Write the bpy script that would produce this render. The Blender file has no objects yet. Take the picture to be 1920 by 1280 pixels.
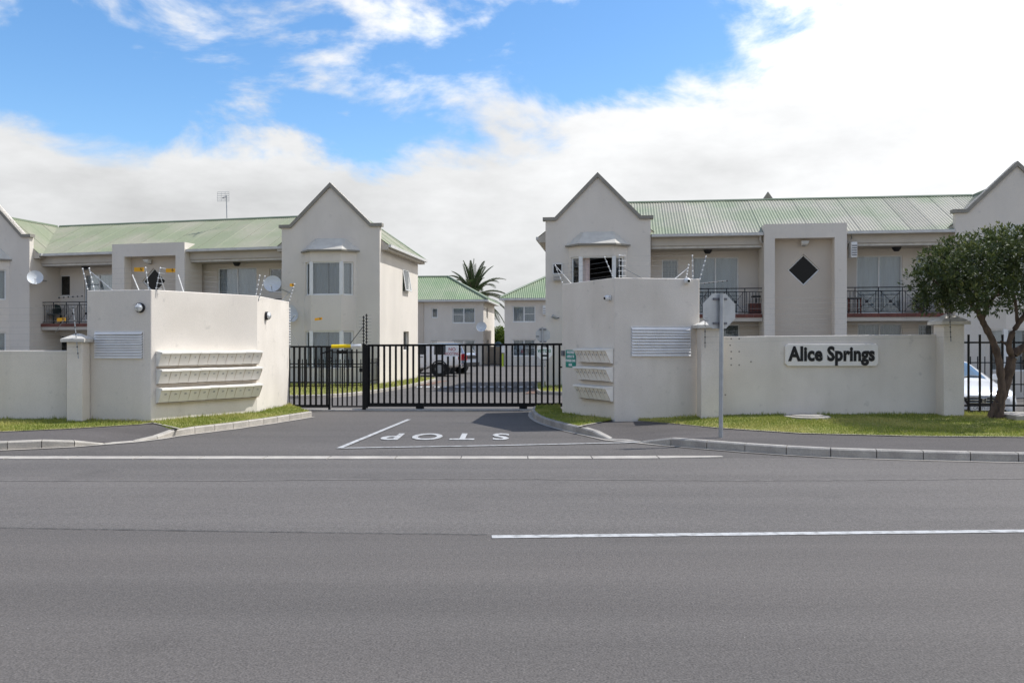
import bpy, math, random
from mathutils import Matrix, Vector
R = math.radians
random.seed(7)
scene = bpy.context.scene
col = scene.collection
# ------------------------------------------------------------------ camera
FPX, CX, HY, EYE = 1550.0, 960.0, 645.0, 1.65      # photo: focal length in px, centre, horizon, eye height
cd = bpy.data.cameras.new('camera'); cam = bpy.data.objects.new('camera', cd); col.objects.link(cam)
cam.location = (0, 0, EYE); cam.rotation_euler = (R(90), 0, 0)
cd.sensor_width = 36; cd.lens = FPX/1920*36; cd.shift_y = 5/1920; cd.clip_end = 3000
scene.camera = cam
# ------------------------------------------------------------------ sky, sun, exposure
SUN = Vector((.665, .215, 1.0)).normalized()
elev = math.asin(SUN.z); azim = math.atan2(SUN.x, SUN.y)
world = bpy.data.worlds.new('World'); scene.world = world; world.use_nodes = True
def build_world():
    nt = world.node_tree; N = nt.nodes; K = nt.links; N.clear()
    def nd(t, **k):
        n = N.new(t)
        for a, b in k.items(): setattr(n, a, b)
        return n
    def mth(op, a, b=None, c=None, clamp=False):
        n = nd('ShaderNodeMath', operation=op, use_clamp=clamp)
        for i, v in enumerate((a, b, c)):
            if v is None: continue
            if isinstance(v, (int, float)): n.inputs[i].default_value = v
            else: K.new(v, n.inputs[i])
        return n.outputs[0]
    def noise(vec, scale, detail, rough, sx=(1, 1, 1), off=(0, 0, 0), dist=0):
        m = nd('ShaderNodeMapping'); m.inputs['Scale'].default_value = sx; m.inputs['Location'].default_value = off
        K.new(vec, m.inputs['Vector'])
        n = nd('ShaderNodeTexNoise'); n.inputs['Scale'].default_value = scale; n.inputs['Detail'].default_value = detail
        n.inputs['Roughness'].default_value = rough; n.inputs['Distortion'].default_value = dist
        K.new(m.outputs[0], n.inputs['Vector']); return n.outputs['Fac']
    sky = nd('ShaderNodeTexSky', sky_type='NISHITA', sun_disc=False)
    sky.sun_elevation = elev; sky.sun_rotation = azim; sky.altitude = 30; sky.air_density = 1.0; sky.dust_density = 0.5; sky.ozone_density = 1.5
    bg = nd('ShaderNodeBackground'); bg.inputs['Strength'].default_value = 0.086
    hs = nd('ShaderNodeHueSaturation'); hs.inputs['Saturation'].default_value = 1.25; hs.inputs['Value'].default_value = 1.0
    K.new(sky.outputs[0], hs.inputs['Color']); K.new(hs.outputs[0], bg.inputs['Color'])
    tc = nd('ShaderNodeTexCoord'); d = tc.outputs['Generated']
    sp = nd('ShaderNodeSeparateXYZ'); K.new(d, sp.inputs[0]); x, y, z = sp.outputs
    n1 = noise(d, 5.0, 9, .58, (1, 1, 1.9), (9.1, 3.3, 1.1), .35)
    n2 = noise(d, 2.2, 4, .5, (1, 1, 1.6), (7.3, 2.2, 5.1))
    # cloud bank: its upper edge rises towards the sun side
    ve = mth('ADD', mth('MULTIPLY', mth('POWER', mth('ADD', x, .36), 2), .30), .232)
    ve = mth('ADD', ve, mth('MULTIPLY', mth('LESS_THAN', x, -.36), mth('MULTIPLY', mth('POWER', mth('ADD', x, .36), 2), .7)))
    band = mth('MULTIPLY', mth('SUBTRACT', ve, z), 4.2)
    band = mth('MINIMUM', mth('MAXIMUM', band, -.07), .42)
    cov = mth('ADD', band, mth('MULTIPLY', mth('SUBTRACT', n1, .5), 1.25))
    cov = mth('ADD', cov, mth('MULTIPLY', mth('SUBTRACT', n2, .5), .55))
    mr = nd('ShaderNodeMapRange', interpolation_type='SMOOTHSTEP'); K.new(cov, mr.inputs[0])
    mr.inputs[1].default_value = -.055; mr.inputs[2].default_value = .15
    mask = mr.outputs[0]
    # lighter puffs, greyer bellies; brighter towards the sun
    n3 = noise(d, 4.0, 6, .6, (1, 1, 2.6), (1.3, 9.7, 2.4))
    lit = nd('ShaderNodeVectorMath', operation='DOT_PRODUCT'); K.new(d, lit.inputs[0]); lit.inputs[1].default_value = SUN
    br = mth('ADD', mth('MULTIPLY', mth('POWER', lit.outputs['Value'], 2), CLOUD_SUN), CLOUD_BASE)
    br = mth('ADD', br, mth('MULTIPLY', mth('SUBTRACT', n3, .5), .34))
    br = mth('ADD', br, mth('MULTIPLY', mth('MINIMUM', mth('MAXIMUM', z, 0), .5), .40))   # thicker, greyer bases low in the sky
    br = mth('MAXIMUM', br, .22)
    cc = nd('ShaderNodeCombineColor')
    K.new(mth('MULTIPLY', br, .99), cc.inputs[0]); K.new(mth('MULTIPLY', br, 1.0), cc.inputs[1]); K.new(mth('MULTIPLY', br, 1.01), cc.inputs[2])
    bc = nd('ShaderNodeBackground'); K.new(cc.outputs[0], bc.inputs['Color']); bc.inputs['Strength'].default_value = 1
    mx = nd('ShaderNodeMixShader'); K.new(mask, mx.inputs[0]); K.new(bg.outputs[0], mx.inputs[1]); K.new(bc.outputs[0], mx.inputs[2])
    out = nd('ShaderNodeOutputWorld'); K.new(mx.outputs[0], out.inputs[0])
CLOUD_BASE, CLOUD_SUN = .268, .33
build_world()
sl = bpy.data.lights.new('sun', 'SUN'); sl.energy = 2.0; sl.angle = R(.53); sl.color = (1, .988, .96)
so = bpy.data.objects.new('sun', sl); col.objects.link(so); so.rotation_euler = SUN.to_track_quat('Z', 'Y').to_euler(); so.location = (20, 10, 40)
vs = scene.view_settings; vs.view_transform = 'Standard'; vs.look = 'None'; vs.exposure = 1.21; vs.gamma = 1; vs.use_curve_mapping = False
scene.cycles.max_bounces = 6; scene.cycles.transparent_max_bounces = 12

# ------------------------------------------------------------------ helpers
def gr(px, py, h=0.0):
    """photo pixel -> point on the level z = h"""
    Y = (EYE-h)*FPX/(py-HY); return Vector(((px-CX)/FPX*Y, Y, h))
def at(px, py, Y): return Vector(((px-CX)/FPX*Y, Y, EYE-(py-HY)/FPX*Y))
class Frame:
    """facade frame: s along the facade to the right, t into the building"""
    def __init__(f, ox, oy, deg):
        a = R(deg); f.o = Vector((ox, oy)); f.ex = Vector((math.cos(a), math.sin(a))); f.ey = Vector((-math.sin(a), math.cos(a))); f.deg = deg
    def __call__(f, s, t, z):
        p = f.o+f.ex*s+f.ey*t; return Vector((p.x, p.y, z))
    def sat(f, px, t=0):
        k = (px-CX)/FPX; o = f.o+f.ey*t
        return (k*o.y-o.x)/(f.ex.x-k*f.ex.y)
    def zat(f, px, py, t=0):
        Y = f(f.sat(px, t), t, 0).y; return EYE-(py-HY)/FPX*Y
    def sub(f, s, t=0): p = f(s, t, 0); return Frame(p.x, p.y, f.deg)
def between(a, b): return Frame(a[0], a[1], math.degrees(math.atan2(b[1]-a[1], b[0]-a[0])))
ident = lambda x, y, z: Vector((x, y, z))
class MB:
    def __init__(m, F=None): m.v = []; m.f = []; m.F = F or ident
    def P(m, pts): i = len(m.v); m.v += [m.F(*p) for p in pts]; return i
    def poly(m, pts): i = m.P(pts); m.f.append(tuple(range(i, i+len(pts)))); return m
    def box(m, x0, x1, y0, y1, z0, z1):
        i = m.P([(x0,y0,z0),(x1,y0,z0),(x1,y1,z0),(x0,y1,z0),(x0,y0,z1),(x1,y0,z1),(x1,y1,z1),(x0,y1,z1)])
        m.f += [tuple(i+k for k in q) for q in ((3,2,1,0),(4,5,6,7),(0,1,5,4),(1,2,6,5),(2,3,7,6),(3,0,4,7))]; return m
    def hexa(m, a, b):
        """bottom ring a, top ring b"""
        n = len(a); i = m.P(list(a)+list(b))
        m.f.append(tuple(i+k for k in range(n-1, -1, -1))); m.f.append(tuple(i+n+k for k in range(n)))
        for k in range(n): q = (k+1) % n; m.f.append((i+k, i+q, i+n+q, i+n+k))
        return m
    def prism(m, poly, z0, z1): return m.hexa([(p[0],p[1],z0) for p in poly], [(p[0],p[1],z1) for p in poly])
    def vprism(m, poly, t0, t1):
        """polygon in (s,z), extruded in t"""
        return m.hexa([(p[0],t1,p[1]) for p in poly][::1], [(p[0],t0,p[1]) for p in poly])
    def tube(m, pts, r, n=8, cap=True, r1=None):
        pts = [m.F(*p) for p in pts]; rings = []
        L = len(pts)
        for k, p in enumerate(pts):
            d = (pts[min(k+1, L-1)]-pts[max(k-1, 0)]).normalized()
            u = d.cross(Vector((0,0,1)) if abs(d.z) < .9 else Vector((1,0,0))).normalized(); w = d.cross(u)
            rr = r[k] if isinstance(r, (list, tuple)) else (r if r1 is None else r+(r1-r)*k/(L-1))
            i = len(m.v); m.v += [p+(u*math.cos(2*math.pi*j/n)+w*math.sin(2*math.pi*j/n))*rr for j in range(n)]; rings.append(i)
        for a, b in zip(rings, rings[1:]):
            for j in range(n): m.f.append((a+j, a+(j+1) % n, b+(j+1) % n, b+j))
        if cap: m.f.append(tuple(rings[0]+j for j in range(n-1, -1, -1))); m.f.append(tuple(rings[-1]+j for j in range(n)))
        return m
    def lathe(m, o, axis, prof, n=16):
        """prof: (radius, distance along axis)"""
        o = Vector(o); a = Vector(axis).normalized(); u = a.cross(Vector((0,0,1)) if abs(a.z) < .9 else Vector((1,0,0))).normalized(); w = a.cross(u)
        rings = []
        for r, h in prof:
            i = len(m.v); m.v += [m.F(*(o+a*h+(u*math.cos(2*math.pi*j/n)+w*math.sin(2*math.pi*j/n))*r)) for j in range(n)]; rings.append(i)
        for p, q in zip(rings, rings[1:]):
            for j in range(n): m.f.append((p+j, p+(j+1) % n, q+(j+1) % n, q+j))
        m.f.append(tuple(rings[0]+j for j in range(n-1, -1, -1))); m.f.append(tuple(rings[-1]+j for j in range(n))); return m
    def ball(m, c, r, n=6):
        c = Vector(c); m.lathe(c-Vector((0,0,r)), (0,0,1), [(r*.05, 0), (r*.7, r*.3), (r, r), (r*.7, r*1.7), (r*.05, 2*r)], n); return m
    def wall(m, s0, s1, z0, z1, t0, t1, ops=()):
        """wall slab with rectangular openings (s0,s1,z0,z1)"""
        S = sorted({s0, s1, *[o[0] for o in ops], *[o[1] for o in ops]}); Z = sorted({z0, z1, *[o[2] for o in ops], *[o[3] for o in ops]})
        S = [s for s in S if s0 <= s <= s1]; Z = [z for z in Z if z0 <= z <= z1]
        def solid(i, j):
            if i < 0 or j < 0 or i >= len(S)-1 or j >= len(Z)-1: return False
            a, b = (S[i]+S[i+1])/2, (Z[j]+Z[j+1])/2
            return not any(o[0] < a < o[1] and o[2] < b < o[3] for o in ops)
        for i in range(len(S)-1):
            for j in range(len(Z)-1):
                if not solid(i, j): continue
                a, b, c, d = S[i], S[i+1], Z[j], Z[j+1]
                m.poly([(a,t0,c),(b,t0,c),(b,t0,d),(a,t0,d)]); m.poly([(b,t1,c),(a,t1,c),(a,t1,d),(b,t1,d)])
                if not solid(i-1, j): m.poly([(a,t1,c),(a,t0,c),(a,t0,d),(a,t1,d)])
                if not solid(i+1, j): m.poly([(b,t0,c),(b,t1,c),(b,t1,d),(b,t0,d)])
                if not solid(i, j-1): m.poly([(a,t1,c),(b,t1,c),(b,t0,c),(a,t0,c)])
                if not solid(i, j+1): m.poly([(a,t0,d),(b,t0,d),(b,t1,d),(a,t1,d)])
        return m
    def mesh(m, name, origin=None, mat=None, smooth=None):
        me = bpy.data.meshes.new(name); o = origin or Vector((0,0,0))
        me.from_pydata([v-o for v in m.v], [], m.f)
        if mat: me.materials.append(M[mat])
        me.validate()
        if smooth is not None:
            me.shade_smooth(); me.set_sharp_from_angle(angle=R(smooth))
        return me
    def build(m, name, mat, parent=None, smooth=None, bevel=0, loc=None):
        """world-space geometry; the object's origin is its thing's base"""
        o = Vector(origins[parent.name]) if parent else (Vector(loc) if loc is not None else Vector((0,0,0)))
        ob = bpy.data.objects.new(name, m.mesh(name, o, mat, smooth)); col.objects.link(ob)
        if parent: ob.parent = parent
        else: ob.location = o
        origins[ob.name] = o
        if bevel:
            b = ob.modifiers.new('bevel', 'BEVEL'); b.width = bevel; b.segments = 2; b.limit_method = 'ANGLE'; b.angle_limit = R(40)
        return ob
origins = {}
def tag(o, label, cat, group=None):
    o['label'] = label; o['category'] = cat
    if group: o['group'] = group
    return o
def struct(o, kind='structure', label=None, cat=None):
    o['kind'] = kind
    if label: o['label'] = label
    if cat: o['category'] = cat
    return o
def thing(name, label, cat, loc, group=None):
    o = bpy.data.objects.new(name, None); o.empty_display_size = .2; col.objects.link(o); o.location = loc; origins[o.name] = Vector(loc)
    return tag(o, label, cat, group)
def place(name, me, parent, mtx):
    """shared mesh placed by a world matrix under a thing"""
    ob = bpy.data.objects.new(name, me); col.objects.link(ob)
    if parent:
        ob.parent = parent; mtx = Matrix.Translation(-origins[parent.name]) @ mtx; origins[ob.name] = origins[parent.name]
    ob.matrix_basis = mtx; return ob
def fmat(F, s, t, z, extra=0):
    return Matrix.Translation(F(s, t, z)) @ Matrix.Rotation(R(F.deg+extra), 4, 'Z')
def text(body, size, name, mat, parent, mtx, bold=0, extrude=.002, xs=1, align='CENTER', space=1, ys=1):
    cu = bpy.data.curves.new('lettering', 'FONT'); cu.body = body; cu.size = size; cu.offset = bold; cu.extrude = extrude; cu.align_x = align; cu.align_y = 'CENTER'
    cu.space_character = space; cu.space_line = .85; cu.resolution_u = 3
    tmp = bpy.data.objects.new('tmp', cu); col.objects.link(tmp)
    dg = bpy.context.evaluated_depsgraph_get(); me = bpy.data.meshes.new_from_object(tmp.evaluated_get(dg)); me.name = 'lettering'
    bpy.data.objects.remove(tmp); bpy.data.curves.remove(cu)
    me.transform(Matrix.Diagonal((xs, ys, 1, 1))); me.materials.clear(); me.materials.append(M[mat])
    return place(name, me, parent, mtx)
def upright(F, s, t, z):   # text standing on a facade, facing the street
    return fmat(F, s, t, z) @ Matrix.Rotation(R(90), 4, 'X')
ORD = ['first','second','third','fourth','fifth','sixth','seventh','eighth','ninth','tenth','eleventh','twelfth','thirteenth']
# ------------------------------------------------------------------ materials
M = {}
def mat(name, c, c2=None, rough=.8, nscale=3, fine=0, bump=0, bscale=60, metal=0, spec=.3, coat=0, objrand=0, streak=0, streak_c=None, detail=6, stretch=(1,1,1), contrast=(.35,.65), dirt=0):
    m = bpy.data.materials.new(name); m.use_nodes = True; nt = m.node_tree; N = nt.nodes; K = nt.links
    b = N['Principled BSDF']; b.inputs['Roughness'].default_value = rough; b.inputs['Metallic'].default_value = metal
    b.inputs['Specular IOR Level'].default_value = spec; b.inputs['Coat Weight'].default_value = coat
    b.inputs['Base Color'].default_value = (*c, 1)
    geo = N.new('ShaderNodeNewGeometry'); vec = geo.outputs['Position']
    def ns(scale, det=6, st=(1,1,1)):
        mp = N.new('ShaderNodeMapping'); mp.inputs['Scale'].default_value = st; K.new(vec, mp.inputs[0])
        n = N.new('ShaderNodeTexNoise'); n.inputs['Scale'].default_value = scale; n.inputs['Detail'].default_value = det; K.new(mp.outputs[0], n.inputs['Vector']); return n.outputs['Fac']
    def ramp(f, lo, hi):
        r = N.new('ShaderNodeMapRange'); K.new(f, r.inputs[0]); r.inputs[1].default_value = lo; r.inputs[2].default_value = hi; return r.outputs[0]
    def mix(f, a, bb, mode='MIX'):
        x = N.new('ShaderNodeMix'); x.data_type = 'RGBA'; x.blend_type = mode
        if isinstance(f, (int, float)): x.inputs[0].default_value = f
        else: K.new(f, x.inputs[0])
        for i, v in ((6, a), (7, bb)):
            if isinstance(v, tuple): x.inputs[i].default_value = (*v, 1)
            else: K.new(v, x.inputs[i])
        return x.outputs[2]
    cur = c
    if c2 is not None: cur = mix(ramp(ns(nscale, detail, stretch), *contrast), c, c2)
    if streak:
        f = N.new('ShaderNodeMath'); f.operation = 'MULTIPLY'; K.new(ramp(ns(2.2, 5, (1,1,.12)), .5, .75), f.inputs[0]); f.inputs[1].default_value = streak
        cur = mix(f.outputs[0], cur, streak_c or tuple(k*.6 for k in c))
    if dirt:
        cur = mix(ramp(ns(5.5, 8), .63, .80), cur, tuple(k*dirt for k in c)); cur = mix(ramp(ns(.7, 6, (1,1,.5)), .50, .80), cur, tuple(k*.87 for k in c))
    if objrand:
        oi = N.new('ShaderNodeObjectInfo'); rr = ramp(oi.outputs['Random'], 0, 1); r2 = N.new('ShaderNodeMapRange'); K.new(rr, r2.inputs[0]); r2.inputs[3].default_value = 1-objrand; r2.inputs[4].default_value = 1+objrand
        g = N.new('ShaderNodeCombineColor'); [K.new(r2.outputs[0], g.inputs[i]) for i in range(3)]
        cur = mix(1.0, cur, g.outputs[0], 'MULTIPLY')
    if fine:
        rr = ramp(ns(bscale, 3), .3, .7); r2 = N.new('ShaderNodeMapRange'); K.new(rr, r2.inputs[0]); r2.inputs[3].default_value = 1-fine; r2.inputs[4].default_value = 1+fine
        g = N.new('ShaderNodeCombineColor'); [K.new(r2.outputs[0], g.inputs[i]) for i in range(3)]
        cur = mix(1.0, cur, g.outputs[0], 'MULTIPLY')
    if not isinstance(cur, tuple): K.new(cur, b.inputs['Base Color'])
    if bump:
        bp = N.new('ShaderNodeBump'); bp.inputs['Strength'].default_value = bump; bp.inputs['Distance'].default_value = .01; K.new(ns(bscale, 4), bp.inputs['Height']); K.new(bp.outputs[0], b.inputs['Normal'])
    M[name] = m; return m
mat('plaster', (.71,.655,.58), (.675,.62,.545), rough=.9, nscale=.9, bump=.35, bscale=45, fine=.03, dirt=.82, streak=.3, streak_c=(.60,.55,.485))
mat('plaster_wall', (.725,.668,.592), (.66,.605,.53), rough=.9, nscale=1.4, bump=.22, bscale=55, fine=.05, dirt=.72, streak=.4, streak_c=(.56,.51,.44))
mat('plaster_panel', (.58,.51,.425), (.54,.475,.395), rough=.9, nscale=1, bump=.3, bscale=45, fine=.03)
mat('coping', (.30,.28,.24), (.24,.225,.195), rough=.85, nscale=3, bump=.3)
mat('cap', (.62,.59,.53), (.52,.49,.44), rough=.85, nscale=5, bump=.4, streak=.3)
mat('fascia', (.54,.49,.42), (.48,.44,.38), rough=.8, nscale=2)
mat('gutter', (.62,.61,.58), (.52,.51,.48), rough=.5, nscale=4)
mat('roof_pale', (.235,.265,.17), (.33,.31,.245), rough=.55, nscale=.55, objrand=.10, fine=.05, bscale=9, stretch=(1,1,1), contrast=(.38,.62))
mat('roof_left', (.24,.262,.165), (.305,.292,.215), rough=.55, nscale=.6, objrand=.05, fine=.05, bscale=9, contrast=(.4,.65))
mat('roof_green', (.185,.25,.135), (.24,.28,.175), rough=.55, nscale=.6, objrand=.05, fine=.05, bscale=9)
mat('roof_trim', (.20,.25,.17), (.24,.275,.205), rough=.55, nscale=2)
mat('bay_roof', (.60,.57,.50), (.52,.49,.43), rough=.8, nscale=4)
mat('white_frame', (.78,.78,.76), (.72,.72,.70), rough=.45, nscale=6)
mat('curtain', (.72,.73,.74), (.60,.61,.63), rough=.95, nscale=6, stretch=(1,1,.1))
mat('curtain_pink', (.60,.48,.45), (.70,.62,.58), rough=.95, nscale=6, stretch=(1,1,.1))
mat('curtain_grey', (.5,.5,.5), (.40,.40,.41), rough=.95, nscale=6, stretch=(1,1,.1))
mat('dark_room', (.03,.028,.026), rough=.95)  # near-black inner walls and floors: the dimness of the rooms put into the colour
mat('black_metal', (.007,.007,.0075), (.012,.0115,.011), rough=.55, nscale=8, spec=.2)
mat('rail_metal', (.022,.022,.026), rough=.5)
mat('galv', (.40,.42,.44), (.34,.36,.38), rough=.42, metal=.55, nscale=9)
mat('sign_back', (.50,.52,.53), (.43,.45,.46), rough=.4, metal=.5, nscale=6)
mat('red_tile', (.17,.06,.045), (.13,.048,.037), rough=.6, nscale=5, objrand=.15)
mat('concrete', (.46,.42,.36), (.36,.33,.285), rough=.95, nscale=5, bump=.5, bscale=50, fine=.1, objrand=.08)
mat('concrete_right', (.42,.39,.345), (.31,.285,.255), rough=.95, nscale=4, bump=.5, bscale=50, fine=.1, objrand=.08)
mat('channel', (.43,.395,.345), (.33,.30,.265), rough=.95, nscale=3, bump=.4, bscale=60, fine=.1, objrand=.06)
mat('white_paint', (.45,.445,.435), (.22,.215,.205), rough=.8, contrast=(.46,.70), nscale=11, fine=.08, bscale=90)
mat('mailbox', (.80,.765,.70), (.74,.705,.64), rough=.85, nscale=6, bump=.3, bscale=70, objrand=.03)
mat('board', (.80,.755,.69), (.74,.70,.635), rough=.7, nscale=5)
mat('rust', (.42,.33,.23), (.52,.44,.34), rough=.9, nscale=12)
mat('louvre', (.82,.80,.765), (.74,.72,.69), rough=.4, nscale=5)
mat('white_plastic', (.76,.76,.74), (.70,.70,.68), rough=.4, nscale=9)
mat('dish', (.60,.62,.63), (.55,.57,.58), rough=.45, nscale=4)
mat('insul_white', (.80,.80,.78), rough=.35)
mat('insul_black', (.015,.015,.016), rough=.4)
mat('wire', (.22,.22,.22), rough=.6)
mat('orange_sign', (.80,.40,.02), (.75,.36,.02), rough=.5)
mat('green_sign', (.01,.26,.20), (.012,.23,.18), rough=.45)
mat('sign_white', (.80,.80,.78), rough=.4)
mat('red_ink', (.42,.03,.04), rough=.5)
mat('green_ink', (.04,.22,.12), rough=.5)
mat('black_ink', (.012,.012,.012), rough=.5)
mat('grey_ink', (.16,.16,.17), rough=.6)
mat('number_ink', (.38,.375,.37), rough=.6)
mat('louvre_gap', (.20,.20,.205), rough=.8)
mat('yellow_paint', (.85,.60,.01), rough=.4)
mat('car_white', (.80,.80,.80), rough=.25, spec=.5, coat=.8)
mat('car_silver', (.26,.30,.37), rough=.35, metal=.2, spec=.5, coat=.8)
mat('chrome', (.75,.75,.76), rough=.15, metal=1)
mat('rubber', (.02,.02,.02), rough=.85)
mat('trim_black', (.018,.018,.02), rough=.5)
mat('red_lamp', (.36,.012,.016), rough=.15, spec=.6, coat=.5)
mat('clear_lamp', (.62,.66,.68), rough=.1, spec=.6, coat=1)
mat('brick', (.20,.115,.085), (.23,.155,.12), rough=.9, nscale=7, objrand=.12)
mat('bark', (.135,.095,.072), (.07,.05,.04), rough=.95, nscale=14, bump=1, bscale=30, stretch=(1,1,.35))
mat('palm_trunk', (.16,.12,.08), (.09,.07,.05), rough=.95, nscale=8, bump=.8, bscale=12)
mat('chair_green', (.018,.035,.028), rough=.5)
mat('soil', (.16,.13,.09), (.22,.18,.12), rough=1, nscale=5)
mat('glass_dark', (.008,.009,.01), rough=.08, spec=.18)
mat('bluetank', (.02,.05,.08), rough=.5)
mat('lime', (.45,.55,.05), rough=.5)
def glass(name, tint, fac=1.0):
    m = bpy.data.materials.new(name); m.use_nodes = True; nt = m.node_tree; N = nt.nodes; K = nt.links; N.clear()
    tr = N.new('ShaderNodeBsdfTransparent'); tr.inputs[0].default_value = (*tint, 1)
    gl = N.new('ShaderNodeBsdfGlossy'); gl.inputs['Roughness'].default_value = .02; gl.inputs[0].default_value = (.9,.93,.95,1)
    fr = N.new('ShaderNodeFresnel'); fr.inputs[0].default_value = 1.5
    mr = N.new('ShaderNodeMapRange'); K.new(fr.outputs[0], mr.inputs[0]); mr.inputs[3].default_value = .04; mr.inputs[4].default_value = 1
    mx = N.new('ShaderNodeMixShader'); K.new(mr.outputs[0], mx.inputs[0]); K.new(tr.outputs[0], mx.inputs[1]); K.new(gl.outputs[0], mx.inputs[2])
    o = N.new('ShaderNodeOutputMaterial'); K.new(mx.outputs[0], o.inputs[0]); M[name] = m
glass('glass', (.80,.83,.84)); glass('car_glass', (.25,.36,.40))
def asphalt(name, c, c2, big=.35, seam=False):
    m = mat(name, c, c2, rough=.88, nscale=big, spec=.25, stretch=(.35,1,1), contrast=(.38,.64))
    nt = m.node_tree; N = nt.nodes; K = nt.links; b = N['Principled BSDF']; src = b.inputs['Base Color'].links[0].from_socket
    geo = N.new('ShaderNodeNewGeometry')
    def sp(scale, lo, hi, a, bb):
        n = N.new('ShaderNodeTexNoise'); n.inputs['Scale'].default_value = scale; n.inputs['Detail'].default_value = 2; K.new(geo.outputs['Position'], n.inputs['Vector'])
        r = N.new('ShaderNodeMapRange'); K.new(n.outputs['Fac'], r.inputs[0]); r.inputs[1].default_value = lo; r.inputs[2].default_value = hi; r.inputs[3].default_value = a; r.inputs[4].default_value = bb; return r.outputs[0], n.outputs['Fac']
    f1, h1 = sp(75, .3, .7, .68, 1.32); f2, h2 = sp(22, .3, .7, .91, 1.09)
    mp = N.new('ShaderNodeMapping'); mp.inputs['Scale'].default_value = (.05, 1, 1); K.new(geo.outputs['Position'], mp.inputs[0])
    def ws(vec, scale, det, lo, hi, aa, bb):
        n = N.new('ShaderNodeTexNoise'); n.inputs['Scale'].default_value = scale; n.inputs['Detail'].default_value = det; K.new(vec, n.inputs['Vector'])
        r = N.new('ShaderNodeMapRange'); K.new(n.outputs['Fac'], r.inputs[0]); r.inputs[1].default_value = lo; r.inputs[2].default_value = hi; r.inputs[3].default_value = aa; r.inputs[4].default_value = bb; return r.outputs[0]
    wear = N.new('ShaderNodeMath'); wear.operation = 'MULTIPLY'; K.new(ws(mp.outputs[0], 1.6, 5, .35, .65, .93, 1.08), wear.inputs[0]); K.new(ws(geo.outputs['Position'], .8, 6, .60, .74, 1.0, .86), wear.inputs[1])
    w2 = N.new('ShaderNodeMath'); w2.operation = 'MULTIPLY'; K.new(wear.outputs[0], w2.inputs[0]); K.new(f2, w2.inputs[1]); f2 = w2.outputs[0]
    # pale chips of aggregate
    v = N.new('ShaderNodeTexVoronoi'); v.inputs['Scale'].default_value = 16; K.new(geo.outputs['Position'], v.inputs['Vector'])
    ch = N.new('ShaderNodeMapRange'); K.new(v.outputs['Distance'], ch.inputs[0]); ch.inputs[1].default_value = .05; ch.inputs[2].default_value = .09; ch.inputs[3].default_value = 1; ch.inputs[4].default_value = 0
    rn = N.new('ShaderNodeSeparateColor'); K.new(v.outputs['Color'], rn.inputs[0]); gt = N.new('ShaderNodeMath'); gt.operation = 'GREATER_THAN'; K.new(rn.outputs[0], gt.inputs[0]); gt.inputs[1].default_value = .95
    chip = N.new('ShaderNodeMath'); chip.operation = 'MULTIPLY'; K.new(ch.outputs[0], chip.inputs[0]); K.new(gt.outputs[0], chip.inputs[1])
    mm = N.new('ShaderNodeMath'); mm.operation = 'MULTIPLY'; K.new(f1, mm.inputs[0]); K.new(f2, mm.inputs[1])
    g = N.new('ShaderNodeCombineColor'); [K.new(mm.outputs[0], g.inputs[i]) for i in range(3)]
    x = N.new('ShaderNodeMix'); x.data_type = 'RGBA'; x.blend_type = 'MULTIPLY'; x.inputs[0].default_value = 1; K.new(src, x.inputs[6]); K.new(g.outputs[0], x.inputs[7])
    y = N.new('ShaderNodeMix'); y.data_type = 'RGBA'; K.new(chip.outputs[0], y.inputs[0]); K.new(x.outputs[2], y.inputs[6]); y.inputs[7].default_value = (.26,.24,.22,1)
    cur = y.outputs[2]
    K.new(cur, b.inputs['Base Color'])
    bp = N.new('ShaderNodeBump'); bp.inputs['Strength'].default_value = .5; bp.inputs['Distance'].default_value = .006; K.new(h1, bp.inputs['Height']); K.new(bp.outputs[0], b.inputs['Normal'])
asphalt('asphalt', (.118,.105,.095), (.103,.093,.085))
asphalt('asphalt_far', (.133,.120,.109), (.119,.108,.099))
asphalt('asphalt_drive', (.103,.093,.085), (.117,.106,.097))
asphalt('asphalt_path', (.101,.090,.084), (.085,.076,.071), big=.9)
def leafmat(name, c1, c2, c3, trans=.25, rough=.55):
    """per-leaf colour from the mesh attribute 'tone'"""
    m = bpy.data.materials.new(name); m.use_nodes = True; nt = m.node_tree; N = nt.nodes; K = nt.links; b = N['Principled BSDF']
    a = N.new('ShaderNodeAttribute'); a.attribute_name = 'tone'; r = N.new('ShaderNodeValToRGB'); K.new(a.outputs['Fac'], r.inputs[0])
    e = r.color_ramp.elements; e[0].color = (*c1, 1); e[1].color = (*c3, 1); k = r.color_ramp.elements.new(.55); k.color = (*c2, 1)
    K.new(r.outputs[0], b.inputs['Base Color']); b.inputs['Roughness'].default_value = rough; b.inputs['Specular IOR Level'].default_value = .4
    t = N.new('ShaderNodeBsdfTranslucent'); K.new(r.outputs[0], t.inputs[0]); mx = N.new('ShaderNodeMixShader'); mx.inputs[0].default_value = trans
    K.new(b.outputs[0], mx.inputs[1]); K.new(t.outputs[0], mx.inputs[2]); K.new(mx.outputs[0], N['Material Output'].inputs[0]); M[name] = m
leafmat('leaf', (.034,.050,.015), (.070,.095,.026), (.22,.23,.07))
leafmat('grassblade', (.14,.185,.028), (.25,.295,.05), (.48,.44,.15), trans=.3, rough=.7)
leafmat('palmleaf', (.035,.06,.022), (.06,.085,.035), (.13,.14,.06))
leafmat('farleaf', (.06,.10,.015), (.11,.16,.02), (.20,.24,.05))
mat('lawn', (.19,.20,.045), (.29,.26,.09), rough=1, nscale=2.2, fine=.25, bscale=40)
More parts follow.
